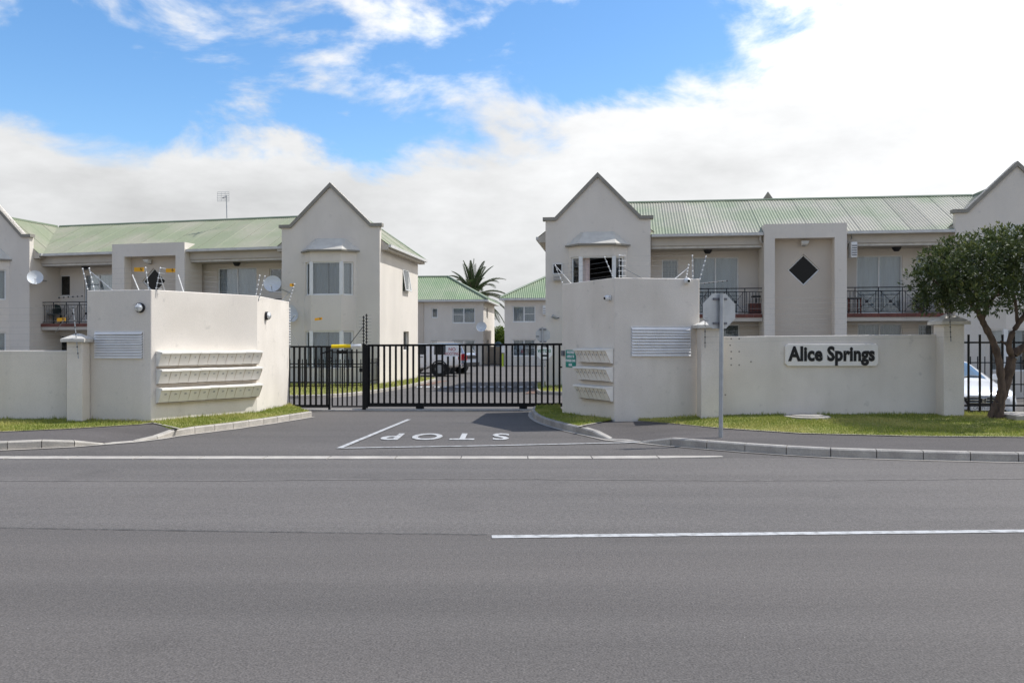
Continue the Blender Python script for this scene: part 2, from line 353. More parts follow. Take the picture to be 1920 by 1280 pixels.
# ------------------------------------------------------------------ ground, roads, pavements
def sheet(name, pts, z, mname, label=None):
    o = MB().poly([(p[0], p[1], z) for p in pts]).build(name, mname); return struct(o, label=label)
struct(MB().poly([(-600,-300,-.45),(600,-300,-.45),(600,1500,-.45),(-600,1500,-.45)]).build('ground', 'soil'))
# the road: two asphalt lanes that meet in a seam slightly bent as in the photo
seam = [(-60, 9.2), (-20, 7.95), (gr(0, 990).x, gr(0, 990).y), (gr(450, 997).x, gr(450, 997).y), (gr(922, 1003).x, gr(922, 1003).y), (gr(1500, 998).x, gr(1500, 998).y), (gr(1920, 992).x, gr(1920, 992).y), (20, 7.9), (60, 8.9)]
road = struct(MB().poly([(-60,-14,0),(60,-14,0)]+[(p[0], p[1], 0) for p in seam[::-1]]).build('road', 'asphalt'), label='dark grey asphalt road in the foreground')
o = MB().poly([(p[0], p[1], -.004) for p in seam]+[(60,12,-.004),(-60,12,-.004)]).build('far_lane', 'asphalt_far', road)
# tar seam and joint lines
def ribbon(mb, pts, w, z):
    """ribbon of width w along a polyline, each side offset along the averaged normal"""
    L, Rr = [], []
    for i, p in enumerate(pts):
        a = Vector(pts[max(i-1, 0)][:2]); b = Vector(pts[min(i+1, len(pts)-1)][:2]); d = (b-a).normalized(); n = Vector((-d.y, d.x))*w/2
        ww = 1
        L.append((p[0]+n.x*ww, p[1]+n.y*ww, z)); Rr.append((p[0]-n.x*ww, p[1]-n.y*ww, z))
    for i in range(len(pts)-1): mb.poly([Rr[i], Rr[i+1], L[i+1], L[i]])
    return mb
mat('tar', (.05,.047,.045), (.09,.085,.08), rough=.9, nscale=9)
sp = []
for k in range(90):
    px = -30+k*10.6; py = 989.6+(px/922)*13+random.uniform(-.6, .6); g = gr(px, py); sp.append((g.x, g.y))
ribbon(MB(), sp, .022, .004).build('tar_seam', 'tar', road)
g1, g2 = gr(922, 1006.5), gr(1920, 995.5); e = (g2-g1)
ln = [(g1+e*k/30) for k in range(46)]
ribbon(MB(), [(p.x, p.y+.05*math.sin(k/30*math.pi)*0, 0) for k, p in enumerate(ln)], .105, .005).build('centre_line', 'white_paint', road)
mat('pale_dust', (.24,.22,.20), (.15,.138,.126), rough=.95, nscale=6, contrast=(.42,.58))
jl = []
for k in range(120):
    px = -40+k*17; py = 899+1.6*math.sin(k*.09)+(px/960-1)*-1.0+random.uniform(-.25, .25); g = gr(px, py); jl.append((g.x, g.y))
ribbon(MB(), jl, .022, .003).build('joint_line', 'pale_dust', road)
# driveway and yard
drive = struct(MB().poly([(-26,12,-.008),(26,12,-.008),(26,15.5,-.008),(4.6,15.5,-.008),(4.6,21.2,-.008),(-26,21.2,-.008)]).build('driveway', 'asphalt_drive'), label='grey asphalt driveway leading to the sliding gate')
struct(MB().poly([(-26,21.2,-.012),(4.6,21.2,-.012),(4.6,32,-.012),(30,32,-.012),(30,120,-.012),(-40,120,-.012),(-40,21.2,-.012)]).build('parking_yard', 'asphalt_far'), label='asphalt parking yard behind the gate')
struct(MB().poly([(4.6,15.5,-.17),(40,15.5,-.17),(40,32,-.17),(4.6,32,-.17)]).build('parking_bay', 'asphalt_drive'), label='lower asphalt bay behind the name wall')
# concrete sill under the gate
MB().box(-5.5, .9, 20.45, 20.95, -.02, .012).build('gate_sill', 'channel', drive)
MB().box(-4.0, 1.6, 20.68, 20.72, .012, .03).build('gate_track', 'galv', drive)
# painted lines and STOP
a, b_, c = gr(767, 786), gr(636, 840), gr(1205, 829)
ribbon(MB(), [(a.x, a.y), (b_.x, b_.y)], .095, .004).build('painted_line', 'white_paint', drive)
ribbon(MB(), [(b_.x+.03, b_.y), ((b_.x+c.x)/2, (b_.y+c.y)/2-.06), (c.x, c.y)], .08, .006).build('painted_line', 'white_paint', drive)
for ch, px in (('S', 939), ('T', 869), ('O', 802), ('P', 738)):
    g = gr(px, 817.5)
    text(ch, 1.0, 'stop_letter', 'white_paint', drive, Matrix.Translation((g.x, g.y, .002)) @ Matrix.Rotation(R(180), 4, 'Z'), bold=.022, extrude=.002, xs=.70, ys=1.38)
# drainage channel of concrete blocks across the mouth
ch = struct(MB().box(-26, 3.2, 11.86, 12.15, -.05, -.009).build('drainage_channel', 'concrete'), label='pale concrete drainage channel across the driveway mouth')
def chy(x): return 12.02 if x < 0.6 else 12.02+.010*(x-.6)+.05*max(0, x-1.2)
x = -14.0
k = 0
while x < 2.8:
    w = random.choice((.93, .95, .97)); x1 = x+w; y0, y1 = chy(x), chy(x1); hw = .135
    hw1 = hw if x1 < 2.6 else .06
    MB().hexa([(x+.008, y0-hw, -.03), (x1-.008, y1-hw1, -.03), (x1-.008, y1+hw1, -.03), (x+.008, y0+hw, -.03)], [(x+.008, y0-hw, .006), (x1-.008, y1-hw1, .006), (x1-.008, y1+hw1, .006), (x+.008, y0+hw, .006)]).build('channel_block', 'channel', ch)
    x = x1
# ---- kerbs
def resample(pts, step):
    out = [Vector(pts[0])]; seg = []
    P = [Vector(p) for p in pts]; L = [0]
    for a, b in zip(P, P[1:]): L.append(L[-1]+(b-a).length)
    n = max(1, round(L[-1]/step)); res = []
    for i in range(n+1):
        d = L[-1]*i/n
        for k in range(len(P)-1):
            if d <= L[k+1]+1e-9: f = (d-L[k])/(L[k+1]-L[k]); res.append(P[k].lerp(P[k+1], f)); break
    return res
def smooth_line(pts, it=2):
    P = [Vector(p) for p in pts]
    for _ in range(it):
        Q = [P[0]]
        for a, b in zip(P, P[1:]): Q += [a.lerp(b, .25), a.lerp(b, .75)]
        P = Q+[P[-1]]
    return P
def kerb(name, label, pts, step, mname, side=1, w=.13, gutter=True):
    """pts (x, y, height): base line at the road side; stones lie on its 'side'"""
    S = resample(pts, step); root = thing(name, label, 'kerb', (S[0].x, S[0].y, 0)); root['kind'] = 'structure'
    def nrm(i):
        a = S[max(i-1, 0)]; b = S[min(i+1, len(S)-1)]; d = Vector((b.x-a.x, b.y-a.y)).normalized(); return Vector((-d.y, d.x))*side
    inner = []
    for i in range(len(S)-1):
        p, q = S[i], S[i+1]; n0, n1 = nrm(i), nrm(i+1); e = Vector((q.x-p.x, q.y-p.y)).normalized()*.006
        h0, h1 = max(p.z, .008), max(q.z, .008); bt = .02
        def sec(c, n, h, off):
            c2 = Vector((c.x, c.y))+off
            return [(c2.x, c2.y, -.06), (c2.x+n.x*w, c2.y+n.y*w, -.06), (c2.x+n.x*w, c2.y+n.y*w, h), (c2.x+n.x*bt, c2.y+n.y*bt, h), (c2.x, c2.y, max(h-bt, -.02))]
        A, B = sec(p, n0, h0, e), sec(q, n1, h1, -e)
        MB().hexa(A, B).build('kerb_stone', mname, root)
    for i in range(len(S)): n = nrm(i); inner.append(Vector((S[i].x+n.x*w*.5, S[i].y+n.y*w*.5, max(S[i].z, .008)-.006)))
    if gutter:
        m = MB()
        P = [(Vector((S[i].x, S[i].y))-nrm(i)*.045) for i in range(len(S))]
        ribbon(m, [(p.x, p.y) for p in P], .10, .003).build('gutter_strip', 'channel', root)
    return root, inner
H = .125
def K(px, py, h): g = gr(px, py); return (g.x, g.y, h)
left_pts = [(-30, 11.95, H), (-10.6, 12.2, H), K(0, 843, H), K(122, 838, H), K(150, 836, .07), K(188, 833, .012), K(275, 826, .012), K(306, 821, .07), K(336, 816, H), K(432, 804.5, H), K(515, 792.5, H), K(585, 781, H)]
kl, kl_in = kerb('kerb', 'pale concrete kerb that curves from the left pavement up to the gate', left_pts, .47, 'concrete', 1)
right_pts = smooth_line([K(1000, 771, H), K(996, 780, H), K(1012, 792, H), K(1050, 804, H), K(1090, 813, H)], 2)+[Vector(K(1118, 819, .09)), Vector(K(1138, 824, .02)), Vector(K(1195, 829, .012)), Vector(K(1255, 835, H)), Vector(K(1340, 842, H)), Vector(K(1440, 850, H)), Vector(K(1560, 856.5, H)), Vector(K(1700, 861, H)), Vector(K(1920, 866, H)), Vector((14, 10.7, H)), Vector((30, 9, H))]
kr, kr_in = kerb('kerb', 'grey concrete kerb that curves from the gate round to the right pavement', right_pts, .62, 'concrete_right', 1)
def strip(A, B, n, m, rows, lift=0):
    """loft between two polylines"""
    A, B = resample(A, 1e9) if False else A, B
    def rs(P, n):
        P = [Vector(p) for p in P]; L = [0]
        for a, b in zip(P, P[1:]): L.append(L[-1]+(b-a).length)
        out = []
        for i in range(n+1):
            d = L[-1]*i/n
            for k in range(len(P)-1):
                if d <= L[k+1]+1e-9: out.append(P[k].lerp(P[k+1], (d-L[k])/max(1e-9, L[k+1]-L[k]))); break
        return out
    A, B = rs(A, n), rs(B, n); mb = MB(); idx = []
    for j in range(rows+1): idx.append(mb.P([tuple(a.lerp(b, j/rows)+Vector((0, 0, lift))) for a, b in zip(A, B)]))
    for j in range(rows):
        for i in range(n): mb.f.append((idx[j]+i, idx[j]+i+1, idx[j+1]+i+1, idx[j+1]+i))
    mb.A, mb.B = A, B
    return mb
def g3(px, py, h): return gr(px, py, h)
# left: pavement between kerb and lawn edge
wl_y = 16.25
edgeL = [Vector((-30, 14.0, .13)), g3(0, 810, .13), g3(130, 804, .13), g3(262, 796, .13), g3(287, 793, .13), g3(336, 804, .13)]
i336 = min(range(len(kl_in)), key=lambda i: abs(kl_in[i].x-left_pts[8][0])+abs(kl_in[i].y-left_pts[8][1]))
pv = strip(kl_in[:i336+1], edgeL, 60, 'asphalt_path', 4)
struct(pv.build('pavement', 'asphalt_path', smooth=60), label='dark asphalt pavement in front of the left wall')
ribbon(MB(), [(p.x, p.y) for p in edgeL[:5]], .05, .142).build('edging_strip', 'concrete', kl)
ribbon(MB(), [(p.x, p.y) for p in edgeL[4:]], .05, .144).build('edging_strip', 'concrete', kl)
A0 = Vector((-6.99, 16.0, .13))
lawnA = strip(edgeL[:4]+[Vector((-6.95, 15.98, .13))], [Vector((-30, 16.35, .17)), Vector((-9, 16.35, .17)), Vector((-6.9, 16.2, .14))], 60, 'lawn', 5, .012)
oA = struct(lawnA.build('lawn', 'lawn', smooth=60), label='lawn strip at the foot of the left wall')
lawnB = strip([edgeL[4]]+[Vector(p) for p in kl_in[i336:]], [Vector((-6.95, 16.05, .15)), Vector((-5.5, 18.05, .16)), Vector((-5.5, 20.5, .14))], 40, 'lawn', 4, .012)
oB = struct(lawnB.build('lawn', 'lawn', smooth=60), label='lawn wedge below the left letter boxes')
# right
edgeR = [g3(1085, 800, .13), g3(1128, 791, .14), g3(1196, 789, .14), g3(1270, 795, .135), g3(1350, 803, .13), g3(1500, 813, .13), g3(1700, 818, .13), g3(1920, 820, .13), Vector((14, 13.2, .13)), Vector((30, 11.5, .13))]
iS = min(range(len(kr_in)), key=lambda i: (kr_in[i]-edgeR[0]).length)
pv = strip(kr_in[iS:], edgeR, 80, 'asphalt_path', 4)
struct(pv.build('pavement', 'asphalt_path', smooth=60), label='dark asphalt pavement in front of the name wall')
ribbon(MB(), [(p.x, p.y) for p in edgeR[2:]], .05, .144).build('edging_strip', 'concrete', kr)
ribbon(MB(), [(p.x, p.y) for p in edgeR[:2]], .05, .146).build('edging_strip', 'concrete', kr)
lawnC = strip(edgeR[2:], [Vector((2.55, 16.5, .16)), Vector((3.8, 16.6, .2)), Vector((4.4, 16.5, .25)), Vector((8.6, 16.6, .26)), Vector((12, 16.9, .2)), Vector((30, 16.9, .2))], 80, 'lawn', 8, .012)
oC = struct(lawnC.build('lawn', 'lawn', smooth=60), label='sunlit lawn in front of the name wall')
lawnD = strip([Vector(p) for p in kr_in[:iS+1]], [Vector((1.15, 20.4, .13)), Vector((1.12, 18.15, .14)), Vector((2.0, 16.35, .15)), Vector(edgeR[1])], 40, 'lawn', 5, .012)
oD = struct(lawnD.build('lawn', 'lawn', smooth=60), label='small grass corner by the right letter boxes')
MB().box(4.5, 40, 16.75, 16.9, -.2, .215).build('retaining_edge', 'concrete', oC)
# inner islands behind the gate
def K2(px, py, h=.1): g = gr(px, py); return Vector((g.x, g.y, h))
inn = smooth_line([Vector((-12, 25.0, .1)), K2(540, 747), K2(600, 746), K2(650, 743), K2(690, 738), K2(740, 731), K2(785, 722), Vector((-3.4, 38, .1))], 2)
k3, k3in = kerb('kerb', 'pale kerb round the grass island behind the pedestrian gate', inn, .9, 'concrete', 1, gutter=False)
lawnE = strip(k3in, [Vector((-12, 33.5, .12)), Vector((-5.0, 32.2, .12)), Vector((-4.2, 38, .12))], 40, 'lawn', 4, .01)
oE = struct(lawnE.build('lawn', 'lawn', smooth=60), label='grass island beside the left gabled house')
inr = smooth_line([Vector((.95, 33, .1)), K2(1004, 734), K2(1012, 740), Vector((2.0, 27.0, .1)), Vector((4.5, 26.8, .1))], 2)
k4, k4in = kerb('kerb', 'pale kerb round the grass island right of the inner drive', inr, .9, 'concrete', 1, gutter=False)
lawnF = strip(k4in, [Vector((1.3, 33, .12)), Vector((2.4, 30.7, .12)), Vector((4.5, 30.2, .12))], 30, 'lawn', 4, .01)
oF = struct(lawnF.build('lawn', 'lawn', smooth=60), label='grass island at the foot of the right gabled house')
# brick aprons beside the speed hump
def bricks(name, label, p0, ex, ey, nx, ny):
    root = thing(name, label, 'paving', (p0[0], p0[1], 0)); root['kind'] = 'structure'
    me = MB().box(.006, .216, .004, .106, -.03, .012).mesh('brick', None, 'brick')
    for i in range(nx):
        for j in range(ny):
            p = Vector(p0)+Vector(ex)*(i*.222+.11*(j % 2))+Vector(ey)*j*.112
            place('brick', me, root, Matrix.Translation((p.x, p.y, random.uniform(-.003, .003))) @ Matrix.Rotation(math.atan2(ex[1], ex[0]), 4, 'Z'))
bricks('brick_apron', 'red brick apron at the left end of the speed hump', (-3.62, 33.2), (.12,.993), (.993,-.12), 18, 3)
bricks('brick_apron', 'red brick apron at the right end of the speed hump', (.55, 27.6), (.12,.993), (.993,-.12), 12, 3)
# speed hump with white blocks
hy = gr(900, 727).y; x0, x1 = gr(775, 727).x, gr(1003, 727).x
hump = thing('speed_hump', 'low dark speed hump with a row of white blocks behind the gate', 'speed hump', ((x0+x1)/2, hy, 0)); hump['kind'] = 'structure'
n = 8; m = MB(); prof = [(-.30+.6*i/n, .065*math.sin(math.pi*i/n)) for i in range(n+1)]
m.hexa([(x0, hy+a, b-.008) for a, b in prof], [(x1, hy+a, b-.008) for a, b in prof]); m.build('hump', 'asphalt', hump, smooth=40)
for cx in (50,160,275,385,515,615,745,860,975,1095,1210,1340,1460):
    px = 780+cx/6.857; xx = gr(px, 727).x; m = MB(); pr = [(a, b+.004) for a, b in prof[1:5]]
    m.hexa([(xx-.1, hy+a-.002, b-.004) for a, b in pr]+[(xx-.1, hy, 0)], [(xx+.1, hy+a-.002, b-.004) for a, b in pr]+[(xx+.1, hy, 0)]); m.build('white_block', 'white_paint', hump)
# manhole in the right lawn
g = gr(1513, 786, .19)
mhx, mhy = g.x, g.y
mh = thing('manhole_cover', 'round concrete manhole cover set in the lawn', 'manhole', (g.x, g.y, .14))
MB().lathe((g.x, g.y, .14), (0,0,1), [(.43, 0), (.43, .115), (.40, .125), (.05, .127)], 32).build('surround', 'concrete', mh, smooth=30)
MB().lathe((g.x, g.y, .255), (0,0,1), [(.30, 0), (.30, .026), (.28, .03), (.02, .031)], 28).build('lid', 'concrete_right', mh, smooth=30)
# concrete plinth at the right edge
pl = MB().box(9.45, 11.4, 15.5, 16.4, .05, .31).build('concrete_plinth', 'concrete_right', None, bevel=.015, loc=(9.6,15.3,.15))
tag(pl, 'grey concrete slab on the lawn beside the tree trunk', 'slab')
# ---- grass blades
def grass_on(mb, dens, name, label, hgt=.05, seed=1):
    rnd = random.Random(seed); A, B = mb.A, mb.B; V = []; Fc = []; tone = []
    for i in range(len(A)-1):
        a0, a1, b0, b1 = A[i], A[i+1], B[i], B[i+1]
        if max(a0.x, b0.x) < -11 or min(a0.x, b0.x) > 12: continue
        area = ((a1-a0).cross(b0-a0).length+(b1-b0).cross(a1-b1).length)/2; n = int(area*dens)
        for _ in range(n):
            u, v = rnd.random(), rnd.random(); p = a0.lerp(a1, u).lerp(b0.lerp(b1, u), v)
            if (p.x-mhx)**2+(p.y-mhy)**2 < .2: continue
            cl = math.sin(p.x*3.1+1.3*math.sin(p.y*2.7))*math.sin(p.y*3.7+1.7*math.sin(p.x*1.9))
            h = hgt*rnd.uniform(.5, 1.25)*(1+.35*cl); an = rnd.uniform(0, 6.28); w = .006; le = rnd.uniform(-.6, .6)*h
            if v > .93: h *= rnd.uniform(1.0, 1.9)
            k = len(V); dx, dy = math.cos(an)*w, math.sin(an)*w
            V += [(p.x-dx, p.y-dy, p.z+.005), (p.x+dx, p.y+dy, p.z+.005), (p.x-dy/w*le, p.y+dx/w*le, p.z+h)]; Fc.append((k, k+1, k+2))
            dry = max(0, .5*math.sin(p.x*1.3+2)*math.sin(p.y*2.1+p.x*.6)+.1); t = min(1, max(0, .45+.25*cl+rnd.gauss(0, .18)+dry)); tone += [t*.8, t*.8, t]
    me = bpy.data.meshes.new(name); me.from_pydata(V, [], Fc); at_ = me.attributes.new('tone', 'FLOAT', 'POINT'); at_.data.foreach_set('value', tone); me.materials.append(M['grassblade'])
    o = bpy.data.objects.new(name, me); col.objects.link(o); struct(o, 'stuff', label, 'grass')
grass_on(lawnC, 2600, 'grass', 'short sunlit grass in front of the name wall', .045, 1)
grass_on(lawnA, 2200, 'grass', 'short grass at the foot of the left wall', .05, 2)
grass_on(lawnB, 2200, 'grass', 'short grass below the left letter boxes', .05, 3)
grass_on(lawnD, 2200, 'grass', 'short shaded grass by the right letter boxes', .05, 4)
grass_on(lawnE, 250, 'grass', 'grass of the island beside the left gabled house', .08, 5)
grass_on(lawnF, 250, 'grass', 'grass of the island by the right gabled house', .08, 6)
# ------------------------------------------------------------------ building kit
def curtain(F, t, s0, s1, z0, z1, mname, parent, gap=None):
    m = MB(F); n = max(4, int((s1-s0)/.05)); i0 = len(m.v)
    top = m.P([(s0+(s1-s0)*k/n, t+.025*math.sin(k*1.9)+.012*math.sin(k*.7), z1) for k in range(n+1)])
    bot = m.P([(s0+(s1-s0)*k/n, t+.03*math.sin(k*1.9+.3)+.012*math.sin(k*.7), z0) for k in range(n+1)])
    for k in range(n): m.f.append((bot+k, bot+k+1, top+k+1, top+k))
    return m.build('curtain', mname, parent, smooth=180)
def window(F, s0, s1, z0, z1, parent, t=.09, cols=(1,), rows=None, cur='curtain', part=None, fw=.045, cover=(0, 1), bars=False, name='window'):
    """frame with mullions at relative columns; panes and a curtain are its sub-parts"""
    m = MB(F); m.wall(s0, s1, z0, z1, t, t+.05, [(s0+fw, s1-fw, z0+fw, z1-fw)])
    tot = sum(cols); xs = [s0]; acc = 0
    for c in cols[:-1]: acc += c; xs.append(s0+(s1-s0)*acc/tot)
    for x in xs[1:]: m.box(x-fw/2, x+fw/2, t+.002, t+.048, z0+fw, z1-fw)
    for r in (rows or []):
        a, b, f = r; zz = z0+(z1-z0)*f; m.box(s0+(s1-s0)*a+fw/2, s0+(s1-s0)*b-fw/2, t+.004, t+.046, zz-.02, zz+.02)
    w = m.build(name, 'white_frame', parent)
    xs.append(s1)
    for a, b in zip(xs, xs[1:]): MB(F).box(a+fw*.5, b-fw*.5, t+.02, t+.026, z0+fw*.7, z1-fw*.7).build('pane', 'glass', w)
    if cur: curtain(F, t+.13, s0+(s1-s0)*cover[0]+.02, s0+(s1-s0)*cover[1]-.02, z0+.02, z1-.02, cur, w)
    if bars:
        m = MB(F)
        for k in range(1, 5): x = s0+(s1-s0)*k/5; m.box(x-.006, x+.006, t+.07, t+.082, z0+fw, z1-fw)
        for k in range(1, 4): zz = z0+(z1-z0)*k/4; m.box(s0+fw, s1-fw, t+.070, t+.080, zz-.006, zz+.006)
        m.build('burglar_bars', 'white_frame', w)
    return w
def roof_plane(P0, e, u, poly, mname, parent, pitch=.105, amp=.014, width=.84):
    """corrugated sheets over a convex polygon given in (along eave, up slope)"""
    e = Vector(e).normalized(); u = Vector(u).normalized(); n = e.cross(u).normalized()
    if n.z < 0: n = -n
    a0 = min(p[0] for p in poly); a1 = max(p[0] for p in poly); P0 = Vector(P0)
    def rng(a):
        ys = []
        for (x0, y0), (x1, y1) in zip(poly, poly[1:]+poly[:1]):
            if min(x0, x1)-1e-9 <= a <= max(x0, x1)+1e-9:
                if abs(x1-x0) < 1e-9: ys += [y0, y1]
                else: ys.append(y0+(y1-y0)*(a-x0)/(x1-x0))
        return min(ys), max(ys)
    nS = max(1, round((a1-a0)/width)); W = (a1-a0)/nS; k = max(2, round(W/pitch))*4
    for sidx in range(nS):
        m = MB(); lo = []; hi = []
        b0 = a0+W*sidx
        for j in range(k+1):
            a = min(max(b0+W*j/k, a0+1e-6), a1-1e-6); y0, y1 = rng(a); off = amp*math.cos(2*math.pi*j/4)+(.006 if sidx % 2 else 0)
            lo.append(P0+e*a+u*y0+n*off); hi.append(P0+e*a+u*y1+n*off)
        i = len(m.v); m.v += lo+hi
        for j in range(k): m.f.append((i+j, i+j+1, i+k+1+j+1, i+k+1+j))
        m.build('roof_sheet', mname, parent, smooth=80)
def moulding(F, pts, parent, w=.125, t0=-.07, t1=.2, name='coping'):
    """capping that follows the gable outline (s, z)"""
    m = MB(F); P = [Vector(p) for p in pts]; up = []
    for i, p in enumerate(P):
        a = P[max(i-1, 0)]; b = P[min(i+1, len(P)-1)]
        d1 = (p-a).normalized() if i else (b-p).normalized(); d2 = (b-p).normalized() if i < len(P)-1 else d1
        n1, n2 = Vector((-d1.y, d1.x)), Vector((-d2.y, d2.x)); nn = (n1+n2).normalized(); up.append(p+nn*(w/max(.4, nn.dot(n1))))
    for i in range(len(P)-1):
        a, b, c, d = P[i], P[i+1], up[i+1], up[i]
        m.hexa([(a.x,t0,a.y),(b.x,t0,b.y),(b.x,t1,b.y),(a.x,t1,a.y)], [(d.x,t0,d.y),(c.x,t0,c.y),(c.x,t1,c.y),(d.x,t1,d.y)])
    return m.build(name, 'coping', parent)
def bay(F, sc, parent, zs, fl, cur='curtain', opened=False):
    """canted bay: zs = list of (z0,z1) window bands, fl = base z, roof included"""
    hw, fw, pr = 1.08, .60, .46
    def ring(s=1.0, o=0): return [(sc-hw-o*.9, .02), (sc-fw-o*.5, -pr-o), (sc+fw+o*.5, -pr-o), (sc+hw+o*.9, .02)]
    m = MB(F); z = fl; TOP = 5.24
    for (a, b) in zs: m.prism(ring(), z, a); z = b
    m.prism(ring(), z, TOP)
    # jambs against the wall in the window bands
    for (a, b) in zs:
        for sg in (-1, 1):
            j = .22; p0 = Vector((sc+sg*hw, .02)); p1 = Vector((sc+sg*fw, -pr)); q = p0.lerp(p1, j)
            inn = Vector((-sg*.02, .0)); m.prism([tuple(p0), tuple(q), (q.x-sg*.10, q.y+.08), (p0.x-sg*.16, .02)][::(1 if sg < 0 else -1)], a, b)
    bb = m.build('bay', 'plaster', parent)
    for (a, b) in zs:
        w = MB(F)
        fp = Vector((sc-fw, -pr)); 
        for sg in (-1, 1):
            c = Vector((sc+sg*fw, -pr)); w.prism([(c.x-.07, c.y+.01), (c.x+.07, c.y+.01), (c.x+.07, c.y+.14), (c.x-.07, c.y+.14)], a, b)
        w.box(sc-fw+.07, sc+fw-.07, -pr+.04, -pr+.10, a, a+.05); w.box(sc-fw+.07, sc+fw-.07, -pr+.04, -pr+.10, b-.05, b)
        for sg in (-1, 1):
            p0 = Vector((sc+sg*hw, .02)); p1 = Vector((sc+sg*fw, -pr)); d = (p1-p0).normalized(); nn = Vector((sg*d.y*-sg, d.x*sg))
            inn = Vector((-d.y, d.x)); inn = inn if inn.x*sg < 0 else -inn
            A, B = p0.lerp(p1, .22), p0.lerp(p1, .93)
            def bar(u0, u1, z0, z1, dep=.05):
                P, Q = A.lerp(B, u0)+inn*.05, A.lerp(B, u1)+inn*.05; P2, Q2 = P+inn*dep, Q+inn*dep
                r = [tuple(P), tuple(Q), tuple(Q2), tuple(P2)]; w.prism(r if sg < 0 else r[::-1], z0, z1)
            bar(0, .12, a, b); bar(.88, 1, a, b); bar(.12, .88, a, a+.05); bar(.12, .88, b-.05, b)
        win = w.build('window', 'white_frame', parent)
        if not (opened and a > 3):
            MB(F).box(sc-fw+.05, sc+fw-.05, -pr+.065, -pr+.071, a+.03, b-.03).build('pane', 'glass', win)
            curtain(F, -pr+.2, sc-fw+.05, sc+.02, a, b, cur, win); curtain(F, -pr+.2, sc+.06, sc+fw-.05, a, b, cur, win)
        else:
            curtain(F, -pr+.22, sc-fw+.06, sc-fw+.32, a, b, 'curtain_pink', win)
        for sg in (-1, 1):
            p0 = Vector((sc+sg*hw, .02)); p1 = Vector((sc+sg*fw, -pr)); d = (p1-p0).normalized()
            inn = Vector((-d.y, d.x)); inn = inn if inn.x*sg < 0 else -inn
            A, B = p0.lerp(p1, .25)+inn*.07, p0.lerp(p1, .90)+inn*.07
            r = [tuple(A), tuple(B), tuple(B+inn*.006), tuple(A+inn*.006)]
            MB(F).prism(r if sg < 0 else r[::-1], a+.03, b-.03).build('pane', 'glass', win)
            A2, B2 = A+inn*.1, B+inn*.1
            m = MB(F); n = 10; i = m.P([(*(A2.lerp(B2, k/n)+inn*.02*math.sin(k*1.9)), a) for k in range(n+1)]); q = m.P([(*(A2.lerp(B2, k/n)+inn*.02*math.sin(k*1.9)), b) for k in range(n+1)])
            for k in range(n): m.f.append((i+k, i+k+1, q+k+1, q+k))
            m.build('curtain', 'curtain_pink' if opened and a > 3 else cur, win, smooth=180)
    # little hipped roof
    m = MB(F); o = .13; r = ring(1, o); t = [(sc-.62, 0.0), (sc-.52, -.05), (sc+.52, -.05), (sc+.62, 0.0)]
    m.hexa([(*p, TOP+.045) for p in r], [(*p, TOP+.52) for p in t]); br = m.build('bay_roof', 'bay_roof', parent)
    m = MB(F); m.hexa([(*p, TOP-.02) for p in ring(1, o+.02)], [(*p, TOP+.044) for p in ring(1, o+.02)]); m.build('drip_edge', 'coping', br)
